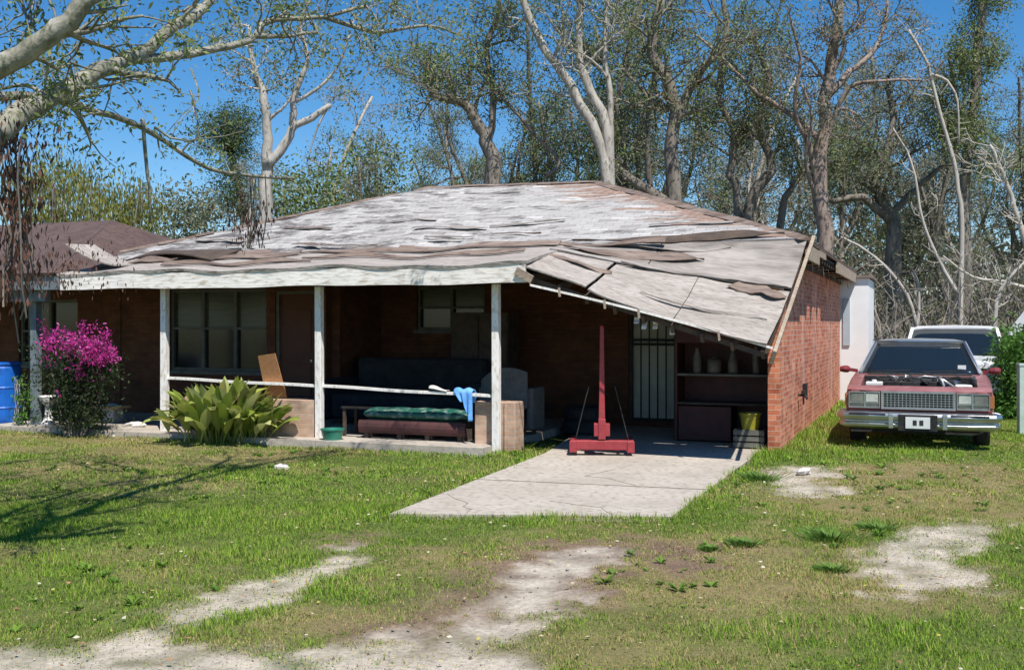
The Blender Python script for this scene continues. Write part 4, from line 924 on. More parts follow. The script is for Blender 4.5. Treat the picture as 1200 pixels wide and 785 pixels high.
# hanging leafy sprays
for i in range(26):
    px = t.rs.choice([t.rs.uniform(0, 60), t.rs.uniform(330, 560), t.rs.uniform(60, 150), t.rs.uniform(170, 240)], p=[.35, .4, .15, .10]); y0 = t.rs.uniform(-20, 30) if px > 300 or px < 60 else t.rs.uniform(60, 150)
    Y = 6.7 + px * .0098
    t.branch(at(px, y0, Y), Vector((t.rs.normal(0, .5), t.rs.normal(0, .3), -.9)).normalized(), t.rs.uniform(.3, .75), .012, 2)
for i in range(150): t.leaf.append((Vector((t.rs.uniform(-6.0, -2.7), t.rs.uniform(6.2, 9.6), t.rs.uniform(5.0, 5.9))), 60, .12))  # loose leaf clumps added out of view to dapple the left lawn
nt_ = t.done('overhanging_tree', noisy('lichen spotted grey bark', (.15, .145, .10), (.36, .34, .29), 7, .95, .7, (1, 1, .6), c2=(.10, .11, .06), s2=22), M['leaf_olive'], 'big pale-limbed tree reaching in from the left edge over the front lawn', loc=B0)
# brown hanging dead foliage on it
rs = np.random.RandomState(61); cs = []
for i in range(100):
    px = abs(rs.normal(0, 26)); y = rs.uniform(130, 345); cs.append(at(px, y, 6.9 + rs.uniform(-.3, .5)) - B0)
for i in range(26): cs.append(at(rs.normal(290, 12), rs.uniform(225, 285), 10.9 + rs.uniform(-.1, .1)) - B0)
for i in range(24): cs.append(at(rs.normal(90, 34), rs.normal(318, 14), 12.6) - B0)
V, Q = leafquads(rs, cs, [12] * len(cs), [.07] * len(cs), .055, droop=True); fastmesh('dead_leaves', V, Q, M['leaf_brown'], nt_)
# fine hanging twigs that carry them
for i in range(16):
    px = abs(rs.normal(0, 26)); y = rs.uniform(110, 200); Y = 6.9 + rs.uniform(-.3, .5); p = at(px, y, Y) - B0; pts = [p]
    for k in range(5): pts.append(pts[-1] + Vector((rs.normal(0, .04), rs.normal(0, .04), -rs.uniform(.12, .3))))
    q = MB(); q.tube(pts, .006, 3, cap=False); build('hanging_twig', q, M['bark_grey'], nt_)
for i in range(7):
    q = MB(); p = at(290 + rs.normal(0, 9), 205, 10.9) - B0; q.tube([p, p + Vector((.02, 0, -.4)), p + Vector((rs.normal(0, .05), 0, -.75))], .007, 3, cap=False); build('hanging_twig', q, M['bark_grey'], nt_)

# ================================================================== PART 3: vehicles and small things
def boolcut(o, cutters):
    for c in cutters:
        me = bpy.data.meshes.new('c'); me.from_pydata(c.v, [], c.f); me.update(); co = bpy.data.objects.new('cutter', me); COL.objects.link(co); co.parent = o.parent; co.matrix_parent_inverse = o.matrix_parent_inverse
        m_ = o.modifiers.new('b', 'BOOLEAN'); m_.operation = 'DIFFERENCE'; m_.solver = 'EXACT'; m_.object = co
        bpy.context.view_layer.update(); dg = bpy.context.evaluated_depsgraph_get(); nm = bpy.data.meshes.new_from_object(o.evaluated_get(dg)); o.modifiers.remove(m_); o.data = nm; bpy.data.objects.remove(co)
def loft(mb, secs):
    """secs: list of (y, [(x,z)...half from bottom centre-out to top centre]); mirrored"""
    rings = []
    for y, hp in secs:
        ring = [(x, y, z) for x, z in hp] + [(-x, y, z) for x, z in reversed(hp)]; rings.append(ring)
    n = len(rings[0]); vs = [p for r in rings for p in r]; fs = []
    for i in range(len(rings) - 1):
        for k in range(n): k2 = (k + 1) % n; fs.append((i * n + k, (i + 1) * n + k, (i + 1) * n + k2, i * n + k2))
    fs.append(tuple(range(n))); fs.append(tuple((len(rings) - 1) * n + k for k in range(n - 1, -1, -1)))
    mb.add(vs, fs)
def wheel(par, x, y, r=.33, side=1, w_=.2):
    W = bpy.data.objects.new('wheel', None); COL.objects.link(W); W.parent = par; W.location = (x, y, r - .03); W.rotation_euler = (0, math.pi / 2, 0)
    q = MB(); q.lathe([(r * .62, -w_ / 2), (r * .93, -w_ / 2), (r, -w_ * .3), (r, w_ * .3), (r * .93, w_ / 2), (r * .62, w_ / 2)], 28); build('tyre', q, M['black'], W, smooth=False)
    q = MB(); q.lathe([(r * .64, -w_ * .4), (r * .64, w_ * .38), (r * .55, w_ * .42), (r * .3, w_ * .34), (r * .2, w_ * .46), (.02, w_ * .48)] if side > 0 else [(.02, -w_ * .48), (r * .2, -w_ * .46), (r * .3, -w_ * .34), (r * .55, -w_ * .42), (r * .64, -w_ * .38), (r * .64, w_ * .4)], 24); build('rim', q, M['chrome'], W)
def make_sedan():
    """front faces -y, origin on the ground under the front bumper"""
    cp_ = at(1080, 508, 14.0); c = empty('sedan', (cp_.x - .05, 14.0, 0), HA, 'faded burgundy sedan with no bonnet, engine bay exposed, parked on grass by the brick wall', 'car')
    # body: x half width, y from 0 (front) to 5.35
    def sec(y, wx, z0, ztop, xin, zin): return (y, [(0, z0), (wx * .86, z0), (wx * .97, z0 + .10), (wx, z0 + .3), (wx * .985, ztop - .09), (wx * .93, ztop - .012), (xin, ztop), (xin - .015, zin), (0, zin)])
    q = MB()
    loft(q, [sec(.14, .90, .40, .765, .74, .765), sec(.30, .93, .30, .80, .74, .80), sec(.335, .935, .28, .805, .74, .805), sec(.34, .935, .28, .805, .74, .52), sec(1.2, .955, .22, .895, .74, .52), sec(1.42, .955, .22, .92, .74, .52),
             sec(1.425, .955, .22, .92, .74, .92), sec(1.8, .96, .22, .94, .74, .94), sec(4.2, .96, .22, .95, .74, .95), sec(5.1, .93, .28, .94, .70, .94), sec(5.35, .90, .36, .90, .68, .90)])
    b = build('body', q, M['carpaint'], c, smooth=False)
    cut = []
    for y in (.95, 3.98):
        k = MB(); k.lathe([(.40, -1.2), (.40, 1.2)], 28, Matrix.Translation((0, y, .32)) @ Matrix.Rotation(math.pi / 2, 4, 'Y')); cut.append(k)
    boolcut(b, cut)
    bv = b.modifiers.new('bevel', 'BEVEL'); bv.width = .012; bv.segments = 2; bv.limit_method = 'ANGLE'; bv.angle_limit = .7
    for sx in (-1, 1):
        q = MB(); q.box(min(sx * .962, sx * .972), max(sx * .962, sx * .972), 1.6, 3.5, .46, .52); build('side_moulding', q, M['chrome'], b)
    # greenhouse: pillars + roof shell, glass panels
    yb0, yt0, yt1, yb1 = 1.62, 2.32, 3.55, 4.35; xb, xt, zb, zt = .80, .62, .955, 1.385
    q = MB(); loft(q, [(yt0 - .03, [(0, zt - .02), (xt, zt - .03), (xt, zt - .005), (xt - .1, zt + .015), (0, zt + .03)]), (yt0 + .3, [(0, zt), (xt + .02, zt - .03), (xt, zt + .01), (xt - .12, zt + .035), (0, zt + .05)]), (yt1 + .05, [(0, zt), (xt, zt - .03), (xt, zt), (xt - .12, zt + .025), (0, zt + .04)])]); build('roof', q, M['silvertrim'], c, bevel=.01)
    for sx in (-1, 1):
        q = MB(); q.beam((sx * (xb + .015), yb0 - .02, zb - .02), (sx * xt, yt0, zt - .01), .045, .05); build('pillar', q, M['silvertrim'], c); q = MB(); q.beam((sx * (xb), yb1 - .1, zb), (sx * (xt), yt1 - .02, zt - .09), .05, .16); build('pillar', q, M['carpaint'], c); q = MB(); q.beam((sx * (xb + .005), 2.98, zb), (sx * (xt + .005), 2.98, zt - .02), .045, .07); build('pillar', q, M['carpaint'], c)
        q = MB(); X0 = xb - .005; X1 = xt - .005
        q.add([(sx * X0, yb0 + .05, zb), (sx * X0, yb1 - .03, zb), (sx * X1, yt1 - .02, zt - .02), (sx * X1, yt0 + .02, zt - .02)], [(0, 1, 2, 3)]); build('side_window', q, M['carglass'], c)
    q = MB(); q.sheet(lambda a, e: Vector(((a - .5) * 2 * (xb * (1 - e) + (xt - .01) * e), yb0 + (yt0 - yb0) * e - .09 * (1 - (2 * a - 1) ** 2) * (1 - .5 * e), zb - .03 + (zt - .0 - zb + .02) * e)), 14, 5, .008); ws = build('windshield', q, M['carglass'], c, smooth=True)
    q = MB(); q.sheet(lambda a, e: Vector(((a - .5) * 2 * (xb * (1 - e) + xt * e), yb1 + (yt1 - yb1) * e, zb + (zt - zb) * e)), 6, 3, .008); build('rear_window', q, M['carglass'], c)
    q = MB(); pts = [(-xb - .01, yb0 - .02, zb - .04), (-xt, yt0 - .035, zt + .01)]
    fr = [Vector((-xt - .005, yt0 - .04, zt + .0)), Vector((-.3, yt0 - .10, zt + .012)), Vector((.3, yt0 - .10, zt + .012)), Vector((xt + .005, yt0 - .04, zt))]; q.tube([Vector((-xb - .02, yb0 - .05, zb - .03))] + fr + [Vector((xb + .02, yb0 - .05, zb - .03))], .016, 6); build('windshield_trim', q, M['chrome'], ws)
    for sx in (-1, 1):
        q = MB(); q.beam((sx * .05 if sx > 0 else -.62, 1.50, .965), (sx * .05 + .52 if sx > 0 else -.12, 1.53, .985), .02, .015); build('wiper', q, M['black'], ws)
    q = MB(); q.box(.52, .63, 1.70, 1.71, 1.0, 1.06); build('sticker', q, M['plate'], ws, M=None)
    # cowl and engine bay
    q = MB(); q.box(-.735, .735, 1.30, 1.42, .70, .905); q.box(-.70, .70, 1.43, 1.60, .90, .945); build('cowl', q, M['darkmetal'], c, bevel=.01)
    eng = MB(); eng.box(-.26, .26, .65, 1.25, .525, .70); eng.box(-.40, -.26, .65, 1.2, .525, .74); eng.box(.26, .40, .65, 1.2, .525, .74); e_ = build('engine', eng, M['darkmetal'], c, bevel=.02)
    q = MB(); q.lathe([(.06, 0), (.2, .0), (.215, .03), (.215, .075), (.17, .09), (.03, .095)], 28, Matrix.Translation((0, .95, .80))); build('air_filter', q, M['black'], e_, smooth=False)
    q = MB(); q.tube([(.1, .8, .8), (.3, .62, .83), (.42, .5, .78), (.44, .42, .66)], .035, 8); build('hose', q, M['black'], e_, smooth=True)
    q = MB(); q.tube([(-.15, 1.1, .8), (-.35, 1.15, .84), (-.55, 1.05, .8), (-.62, .8, .72)], .018, 6); build('hose', q, M['black'], e_, smooth=True)
    rs_ = np.random.RandomState(5)
    for k in range(16):
        x0 = rs_.uniform(-.6, .6); y0 = rs_.uniform(.5, 1.3); q = MB(); pts = [Vector((x0, y0, .62))]
        for j in range(5): pts.append(pts[-1] + Vector((rs_.normal(0, .09), rs_.normal(0, .06), [.17, .10, .03, -.02, -.12][j])))
        q.tube(pts, rs_.uniform(.008, .02), 6); build('hose' if k % 3 else 'pipe', q, M['black'] if k % 3 else M['silvertrim'], e_, smooth=True)
    for (x0, y0, a_, b_) in ((-.33, .55, .10, .08), (.2, .6, .08, .07), (.36, .95, .1, .1), (-.1, .5, .12, .05), (-.5, 1.22, .12, .06)):
        q = MB(); q.box(x0 - a_, x0 + a_, y0 - b_, y0 + b_, .7, .875); q.lathe([(.03, 0), (.03, .03), (.01, .035)], 10, Matrix.Translation((x0, y0, .875))); build('engine_unit', q, M['darkmetal'], e_, bevel=.015)
    q = MB(); q.box(-.68, -.46, .42, .62, .525, .80); build('battery', q, M['black'], c, bevel=.01)
    q = MB(); q.box(-.69, -.47, .70, .95, .55, .845); q.tube([(-.58, .8, .84), (-.58, .8, .875)], .035, 10); build('washer_tank', q, M['plate'], c, bevel=.02)
    q = MB(); q.box(.46, .68, .5, .75, .55, .835); build('coolant_tank', q, M['whitecloth'], c, bevel=.025)
    q = MB(); q.lathe([(.09, 0), (.1, .02), (.1, .05), (.03, .07)], 18, Matrix.Translation((.45, 1.12, .80))); build('brake_booster', q, M['chrome'], c)
    q = MB(); q.box(-.5, .5, .36, .42, .53, .80); build('radiator', q, M['darkmetal'], c)
    q = MB(); q.box(-.73, .73, .325, .37, .795, .822); build('radiator_support', q, M['darkmetal'], c)
    # front header panel with recessed grille and lamps
    q = MB(); q.sheet(lambda a, e: Vector(((a - .5) * 1.80, .10 + .10 * (2 * a - 1) ** 4 - .02 * (1 - (2 * a - 1) ** 2) + e * .23, .755 + .052 * math.sin(e * 1.57))), 16, 5, .03); build('header_panel', q, M['carpaint'], c, smooth=False)
    q = MB(); q.box(-.90, .90, .13, .18, .50, .745); build('lamp_panel', q, M['vinyl_red'], c)
    g = MB(); g.box(-.43, .43, .11, .125, .535, .745); gr = build('grille', g, M['black'], c)
    g = MB()
    for i in range(19): x = -.43 + i * .86 / 18; g.box(x - .005, x + .005, .075, .108, .55, .735)
    for i in range(7): z = .55 + i * .185 / 6; g.box(-.43, .43, .078, .106, z - .004, z + .004)
    build('grille_mesh', g, M['chrome'], gr)
    g = MB(); g.box(-.46, .46, .06, .11, .738, .762); g.box(-.46, .46, .06, .11, .523, .543); g.box(-.46, -.435, .062, .108, .543, .738); g.box(.435, .46, .062, .108, .543, .738); build('grille_surround', g, M['chrome'], gr, bevel=.004)
    for sx in (-1, 1):
        g = MB(); a, e = sorted((sx * .485, sx * .86)); g.box(a, e, .085, .128, .545, .735); hl = build('headlight', g, M['lens'], c, bevel=.01)
        g = MB(); g.box(a - .012, e + .012, .07, .11, .735, .748); g.box(a - .012, e + .012, .07, .11, .532, .545); g.box(a - .012, a, .072, .108, .545, .735); g.box(e, e + .012, .072, .108, .545, .735); m_ = sx * .665; g.box(m_ - .008, m_ + .008, .07, .108, .545, .735); g.box(a, e, .066, .083, .598, .606); build('bezel', g, M['chrome'], hl)
        for xx in (.575, .76):
            g = MB(); g.box(sx * xx - .075, sx * xx + .075, .078, .084, .615, .725); build('lamp', g, M['lens'] if xx > .7 else M['lensw'], hl, bevel=.002)
        g = MB(); a2, e2 = sorted((sx * .87, sx * .925)); g.box(a2, e2, .12, .36, .56, .72); build('marker_lamp', g, noisy('amber lens', (.3, .10, .03), (.35, .14, .05), 5, .3, 0) , c, bevel=.006)
    # bumper
    q = MB()
    prof = [(.0, .27), (-.045, .30), (-.05, .335), (-.02, .355), (-.02, .375), (-.065, .395), (-.075, .44), (-.06, .475), (.0, .49), (.05, .49), (.05, .27)]
    st = [(-.945, .32), (-.95, .16), (-.915, .05), (-.6, .0), (-.2, -.02), (.2, -.02), (.6, 0), (.915, .05), (.95, .16), (.945, .32)]
    n = len(prof); vs = [];
    for i, (x, y) in enumerate(st):
        tx = st[min(i + 1, 9)][0] - st[max(i - 1, 0)][0]; ty = st[min(i + 1, 9)][1] - st[max(i - 1, 0)][1]; l = math.hypot(tx, ty); nx, ny = ty / l, -tx / l
        for d_, z in prof: vs.append((x - nx * d_ if False else x + nx * (-d_), y + ny * (-d_), z))
    fs = [(i * n + k, i * n + (k + 1) % n, (i + 1) * n + (k + 1) % n, (i + 1) * n + k) for i in range(9) for k in range(n)] + [tuple(range(n)), tuple(9 * n + k for k in range(n - 1, -1, -1))]
    q.add(vs, fs); bu = build('bumper', q, M['chrome'], c, smooth=False, bevel=.006)
    for sx in (-1, 1):
        g = MB(); a, e = sorted((sx * .30, sx * .36)); g.box(a, e, -.11, -.04, .28, .48); build('bumper_guard', g, M['chrome'], bu, bevel=.01)
        g = MB(); a, e = sorted((sx * .40, sx * .86)); g.beam((a, -.075 + (.035 if sx < 0 else 0), .462), (e, -.075 + (.035 if sx > 0 else 0), .462), .02, .022); build('rub_strip', g, M['black'], bu)
    g = MB(); g.box(-.24, .24, -.105, -.06, .26, .47); build('plate_recess', g, M['darkmetal'], bu)
    g = MB(); g.box(-.15, .15, -.118, -.107, .29, .44); pl = build('number_plate', g, M['plate'], c, bevel=.003)
    for xx in (-.035, .045): g = MB(); g.box(xx - .024, xx + .024, -.122, -.1185, .335, .40); build('plate_mark', g, M['black'], pl)
    g = MB(); g.box(-.85, .85, .2, .5, .2, .26); build('valance', g, M['black'], c)
    for sx in (-1, 1):
        g = MB(); g.lathe([(.01, -.09), (.05, -.085), (.07, -.02), (.07, .03), (.04, .06)], 12, Matrix.Translation((sx * 1.03, 1.78, .98)) @ Matrix.Rotation(math.pi / 2, 4, 'Y') @ Matrix.Scale(.75, 4, (1, 0, 0))); g.beam((sx * .86, 1.80, .955), (sx * .99, 1.79, .975), .06, .05); build('mirror', g, M['vinyl_red'], c, smooth=False)
    g = MB()
    g.box(-.74, .74, 1.9, 4.2, .3, .62); g.box(-.62, .62, 2.55, 2.75, .62, 1.12); g.box(-.6, .6, 3.5, 3.7, .62, 1.05); build('seats', g, M['vinyl_red'], c, bevel=.03)
    g = MB(); g.tube([(.38 + .17 * math.cos(a * .5236), 2.1 + .06 * math.sin(a * .5236), .93 + .16 * math.sin(a * .5236)) for a in range(13)], .013, 6); build('steering_wheel', g, M['black'], c)
    for y in (.95, 3.98):
        for sx in (-1, 1): wheel(c, sx * .80, y, .335, sx)
    return c
def glassmat(name, col=(.012, .018, .022), a=.22):
    m, t, b = newmat(name); b.inputs['Base Color'].default_value = (*col, 1); b.inputs['Roughness'].default_value = .04; b.inputs['Metallic'].default_value = 0
    tr = N(t, 'ShaderNodeBsdfTransparent'); tr.inputs[0].default_value = (.7, .75, .75, 1); mx = N(t, 'ShaderNodeMixShader'); mx.inputs[0].default_value = a
    t.links.new(b.outputs[0], mx.inputs[1]); t.links.new(tr.outputs[0], mx.inputs[2]); t.links.new(mx.outputs[0], t.nodes['Material Output'].inputs[0]); b.inputs['Specular IOR Level'].default_value = 1.0
    return m
M['carglass'] = glassmat('tinted car glass')
M['lens'] = noisy('silvered lamp glass', (.22, .23, .23), (.38, .39, .38), 8, .2, 0, metal=.6)
M['lensw'] = noisy('clear lamp glass', (.5, .52, .5), (.7, .72, .7), 8, .1, 0, metal=.3)
make_sedan()

def make_truck():
    bY = 20.0; bY = 21.1; tp_ = at(1118, 400, bY) - VX * 1.95; c = empty('pickup_truck', (tp_.x, tp_.y, 0), HA, 'dusty white pickup truck parked close behind the burgundy sedan, mostly hidden by it', 'pickup truck')
    q = MB()
    def sec(y, wx, z0, zt, xt=None): xt = xt or wx * .86; return (y, [(0, z0), (wx * .93, z0), (wx * 1.03, z0 + .15), (wx, zt - .12), (wx * .96, zt - .02), (xt, zt), (0, zt + .02)])
    loft(q, [sec(0, .86, .42, .92), sec(.15, .9, .38, .98), sec(1.35, .92, .35, 1.04), sec(1.4, .92, .35, 1.04), sec(3.3, .92, .35, 1.06)]); b = build('body', q, M['carwhite'], c)
    cut = []; k = MB(); k.lathe([(.42, -1.2), (.42, 1.2)], 24, Matrix.Translation((0, .85, .36)) @ Matrix.Rotation(math.pi / 2, 4, 'Y')); boolcut(b, [k])
    q = MB(); loft(q, [sec(3.34, .92, .40, 1.08), sec(5.3, .92, .40, 1.08)]); bd = build('cargo_bed', q, M['carwhite'], c)
    k = MB(); k.lathe([(.42, -1.2), (.42, 1.2)], 24, Matrix.Translation((0, 4.3, .36)) @ Matrix.Rotation(math.pi / 2, 4, 'Y')); k2 = MB(); k2.box(-.78, .78, 3.42, 5.22, .62, 1.3); boolcut(bd, [k, k2])
    xb, xt, zb, zt = .89, .76, 1.05, 1.57
    q = MB(); loft(q, [(1.92, [(0, zt - .03), (xt, zt - .05), (xt + .01, zt - .01), (xt - .07, zt + .03), (0, zt + .045)]), (2.15, [(0, zt - .02), (xt + .02, zt - .05), (xt + .02, zt), (xt - .08, zt + .045), (0, zt + .065)]), (3.15, [(0, zt - .02), (xt + .01, zt - .05), (xt + .01, zt), (xt - .08, zt + .035), (0, zt + .05)])]); build('roof', q, M['carwhite'], c, bevel=.012)
    for sx in (-1, 1):
        q = MB(); q.beam((sx * xb, 1.45, zb), (sx * xt, 1.97, zt), .06, .06); build('pillar', q, M['carwhite'], c)
        q = MB(); q.beam((sx * xb, 3.2, zb), (sx * xt, 3.1, zt), .05, .14); build('pillar', q, M['carwhite'], c)
        q = MB(); q.add([(sx * (xb - .01), 1.5, zb), (sx * (xb - .01), 3.15, zb), (sx * (xt - .005), 3.05, zt - .02), (sx * (xt - .005), 1.98, zt - .02)], [(0, 1, 2, 3)]); build('side_window', q, M['carglass'], c)
        q = MB(); q.beam((sx * .9, 1.70, 1.12), (sx * 1.08, 1.652, 1.2), .02, .02); q.box(min(sx * 1.0, sx * 1.16), max(sx * 1.0, sx * 1.16), 1.62, 1.66, 1.12, 1.34); build('mirror', q, M['chrome'], c, bevel=.008)
        q = MB(); a, e = sorted((sx * .55, sx * .82)); q.box(a, e, -.02, .05, .66, .84); build('headlight', q, M['lensw'], c, bevel=.01)
    q = MB(); q.sheet(lambda a, e: Vector(((a - .5) * 2 * (xb * (1 - e) + xt * e), 1.43 + .52 * e - .06 * (1 - (2 * a - 1) ** 2), zb + (zt - zb - .01) * e)), 10, 3, .008); build('windshield', q, M['carglass'], c, smooth=True)
    q = MB(); q.sheet(lambda a, e: Vector(((a - .5) * 2 * (xb * (1 - e) + xt * e), 3.24 - .1 * e, zb + (zt - zb - .01) * e)), 4, 3, .008); build('rear_window', q, M['carglass'], c)
    q = MB(); q.box(-.5, .5, -.02, .03, .64, .86); build('grille', q, M['black'], c); q = MB(); q.box(-.92, .92, -.12, -.02, .42, .60); build('bumper', q, M['chrome'], c, bevel=.01)
    q = MB(); q.box(-.7, .7, 2.7, 2.95, .6, 1.25); build('seat', q, M['darkcloth'], c, bevel=.03)
    for y in (.85, 4.3):
        for sx in (-1, 1): wheel(c, sx * .80, y, .36, sx)
make_truck()

# ---- red engine hoist on the driveway
hb = gp(702, 531); c = empty('engine_hoist', (hb.x * 1.01, 13.36, .012), math.radians(-4), 'worn red steel hoist with a tall mast, standing at the front of the driveway', 'hoist')
q = MB(); q.box(-.40, .40, -.06, .06, .07, .19); bs = build('base_beam', q, M['redpaint'], c, bevel=.012)
for x in (-.36, .36):
    q = MB(); q.box(x - .04, x + .04, .06, .75, .085, .165); build('floor_leg', q, M['redpaint'], c, bevel=.008)
    q = MB(); q.box(x - .045, x + .045, -.075, -.062, .04, .18); build('end_plate', q, M['redpaint'], bs, bevel=.004)
for x, y in ((-.33, -.03), (.33, -.03), (-.2, 0), (.2, 0), (-.36, .7), (.36, .7)):
    q = MB(); q.lathe([(.01, -.02), (.035, -.018), (.035, .018), (.01, .02)], 16, Matrix.Translation((x, y, .035)) @ Matrix.Rotation(math.pi / 2, 4, 'Y')); cs_ = build('caster', q, M['black'], c); q = MB(); q.box(x - .03, x + .03, y - .03, y + .03, .06, .072); build('fork', q, M['redpaint'], cs_)
q = MB(); q.add([(a * r_, b * r_ + .02, z) for z, r_ in ((.19, .045), (.75, .034), (1.62, .024)) for a, b in ((-1, -1), (1, -1), (1, 1), (-1, 1))], [(3, 2, 1, 0), (8, 9, 10, 11)] + [(i * 4 + k, i * 4 + (k + 1) % 4, i * 4 + 4 + (k + 1) % 4, i * 4 + 4 + k) for i in (0, 1) for k in range(4)]); build('mast', q, M['redpaint'], c, bevel=.006)
q = MB(); q.box(-.10, .10, -.05, .09, .24, .40); q.box(-.045, .045, -.065, -.05, .20, .46); build('mast_socket', q, M['redpaint'], c, bevel=.01)
for x in (-1, 1):
    q = MB(); q.tube([(x * .33, .0, .19), (x * .20, .02, .72), (x * .16, .03, .86)], .007, 6); build('brace', q, M['darkmetal'], c)
q = MB(); q.tube([(.0, .12, .42), (.01, .10, .95)], .028, 10); q.tube([(.0, .10, .95), (.0, .06, 1.25)], .014, 8); build('hydraulic_ram', q, M['black'], c)
q = MB(); q.beam((0, .03, 1.58), (.01, .1, .80), .04, .05); build('folded_boom', q, M['redpaint'], c)

# ---- things on and around the porch
def thing(name, loc, label, cat, rz=HA, group=None): return empty(name, loc, rz, label, cat, group)
# green padded bench on a low frame
c = thing('glider_bench', hw(-1.3, .42, .09), 'long dark green padded cushion on a low dark frame lying at the porch edge', 'bench')
def cush(a, b):
    x = (a - .5) * 1.56; t_ = b * 2 * math.pi; ex = .26 * (1 - abs(2 * a - 1) ** 8 * .3); return Vector((x, ex * math.cos(t_), .33 + (.085 * (1 - abs(2 * a - 1) ** 8 * .5) + .006 * math.sin(a * 25)) * math.sin(t_)))
q = MB(); q.sheet(cush, 40, 16, .012); build('cushion', q, M['green_pad'], c, smooth=True)
q = MB(); q.sheet(lambda a, b: Vector(((a - .5) * 1.6, -.27 - .03 * math.sin(b * 3.1), .08 + b * .17)), 12, 4, .015); build('front_panel', q, noisy('dark brown red panel', (.05, .018, .018), (.09, .03, .028), 5, .8), c)
for x in (-.7, -.2, .22, .7):
    q = MB(); q.box(x - .03, x + .03, -.25, .22, .0, .24); build('leg', q, M['darkwood'], c)
q = MB(); q.box(-.72, .72, -.24, .24, .242, .262); build('slat_deck', q, M['darkwood'], c)
# dark sofa against the back of the porch
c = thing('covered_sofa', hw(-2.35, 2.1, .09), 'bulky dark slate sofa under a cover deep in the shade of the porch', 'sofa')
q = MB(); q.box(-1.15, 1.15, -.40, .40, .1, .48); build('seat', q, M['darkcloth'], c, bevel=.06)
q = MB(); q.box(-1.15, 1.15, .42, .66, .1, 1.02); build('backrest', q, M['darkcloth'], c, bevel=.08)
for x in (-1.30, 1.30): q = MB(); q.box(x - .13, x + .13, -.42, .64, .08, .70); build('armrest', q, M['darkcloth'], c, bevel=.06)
# small dark red box and green tub at the left of it
c = thing('small_table', hw(-2.25, .55, .09), 'small dark table with a grey top beside the white middle post', 'table')
q = MB(); q.box(-.26, .26, -.2, .2, .38, .41); build('table_top', q, M['darkmetal'], c)
for x in (-.22, .22):
    for y in (-.16, .16): q = MB(); q.box(x - .02, x + .02, y - .02, y + .02, 0, .38); build('leg', q, M['darkwood'], c)
q = MB(); q.lathe([(.12, 0), (.155, .13), (.165, .135), (.165, .15), (.15, .15), (.11, .012)], 24); o = build('green_tub', q, noisy('teal green plastic', (.02, .16, .11), (.03, .22, .15), 6, .4), None); o.location = hw(-2.33, -.17, .09); tag(o, 'round teal green plastic tub on the porch slab just right of the middle post', 'tub')
# brown panel board leaning behind the rail
q = MB(); q.add([(-.17, 0, 0), (.17, 0, 0), (.17, .02, 0), (-.17, .02, 0), (-.22, -.14, .60), (.06, -.14, .64), (.06, -.12, .64), (-.22, -.12, .60)], [(0, 3, 2, 1), (4, 5, 6, 7), (0, 1, 5, 4), (1, 2, 6, 5), (2, 3, 7, 6), (3, 0, 4, 7)])
o = build('leaning_board', q, M['ply'], None); o.location = hw(-3.42, .125, .605); o.rotation_euler = (0, 0, HA); tag(o, 'orange brown chipboard panel standing on the low brick wall behind the porch rail', 'board')
q = MB(); q.box(-.3, .3, -.25, .25, 0, .46); b0 = thing('storage_chest', hw(-3.35, .52, .09), 'dark timber chest standing behind the low brick wall under the leaning board', 'chest'); build('box', q, M['darkwood'], b0, bevel=.01); q = MB(); q.box(-.32, .32, -.27, .27, .462, .50); build('lid', q, M['darkwood'], b0, bevel=.008)
# blue towel over the rail
tc_ = hw(-.46, .03, .765)
def tw(a, b):
    x = (a - .5) * .24; L_ = .25 if a > .45 else .12; L_ = .10 + .20 * min(1, max(0, (a - .3) * 3))
    ang = (b - .35); 
    if b < .3: return Vector((x * (1 - .25 * (1 - b / .3)) + .03, .055 + .01 * math.sin(a * 14), -.02 - (.3 - b) / .3 * .12))
    if b < .5: t_ = (b - .3) / .2 * math.pi; return Vector((x * 1.1, .06 * math.cos(t_), .035 * math.sin(t_) + .012 + .012 * math.sin(a * 11)))
    t_ = (b - .5) / .5; return Vector((x * (1.1 - .45 * t_) + .05 * t_, -.062 - .018 * math.sin(a * 16 + t_ * 2) * (t_ + .3), -.0 - L_ * t_ * 1.25))
q = MB(); q.sheet(tw, 26, 26, .006); o = build('towel', q, M['bluecloth'], None, smooth=True); o.location = tc_; o.rotation_euler = (0, 0, HA); tag(o, 'light blue towel hanging over the porch rail', 'towel')
q = MB(); q.sheet(lambda a, b: Vector(((a - .5) * .26, .05 * math.cos(b * 3.14), .025 * math.sin(b * 3.14) * (1 + .8 * math.sin(a * 5 + .6)) + .03 * (1 - a))), 16, 8, .006); o = build('rag', q, M['whitecloth'], None, smooth=True); o.location = hw(-.83, .03, .772); o.rotation_euler = (0, 0, HA); tag(o, 'crumpled white rag lying on the porch rail left of the blue towel', 'rag')
# grey chair behind the right pier
c = thing('grey_armchair', hw(-.30, .95, .09), 'rounded grey upholstered chair back showing behind the right porch post and short brick pier', 'armchair')
def gb(a, b):
    t_ = (a - .5) * 2; zt_ = .84 + .12 * (1 - t_ ** 2) + .06 * t_; return Vector((t_ * .33, .0 + .10 * (t_ ** 2), .40 + (zt_ - .40) * b))
q = MB(); q.sheet(gb, 16, 8, .10); build('backrest', q, M['greycloth'], c, smooth=True, bevel=.02)
q = MB(); q.box(-.3, .3, .06, .60, .38, .50); build('seat', q, M['greycloth'], c, bevel=.04)
for x in (-.36, .36): q = MB(); q.box(x - .05, x + .05, .1, .6, .1, .68); build('armrest', q, M['greycloth'], c, bevel=.03)
for x in (-.26, .26):
    for y in (.1, .54): q = MB(); q.box(x - .025, x + .025, y - .025, y + .025, 0, .38); build('leg', q, M['darkwood'], c)
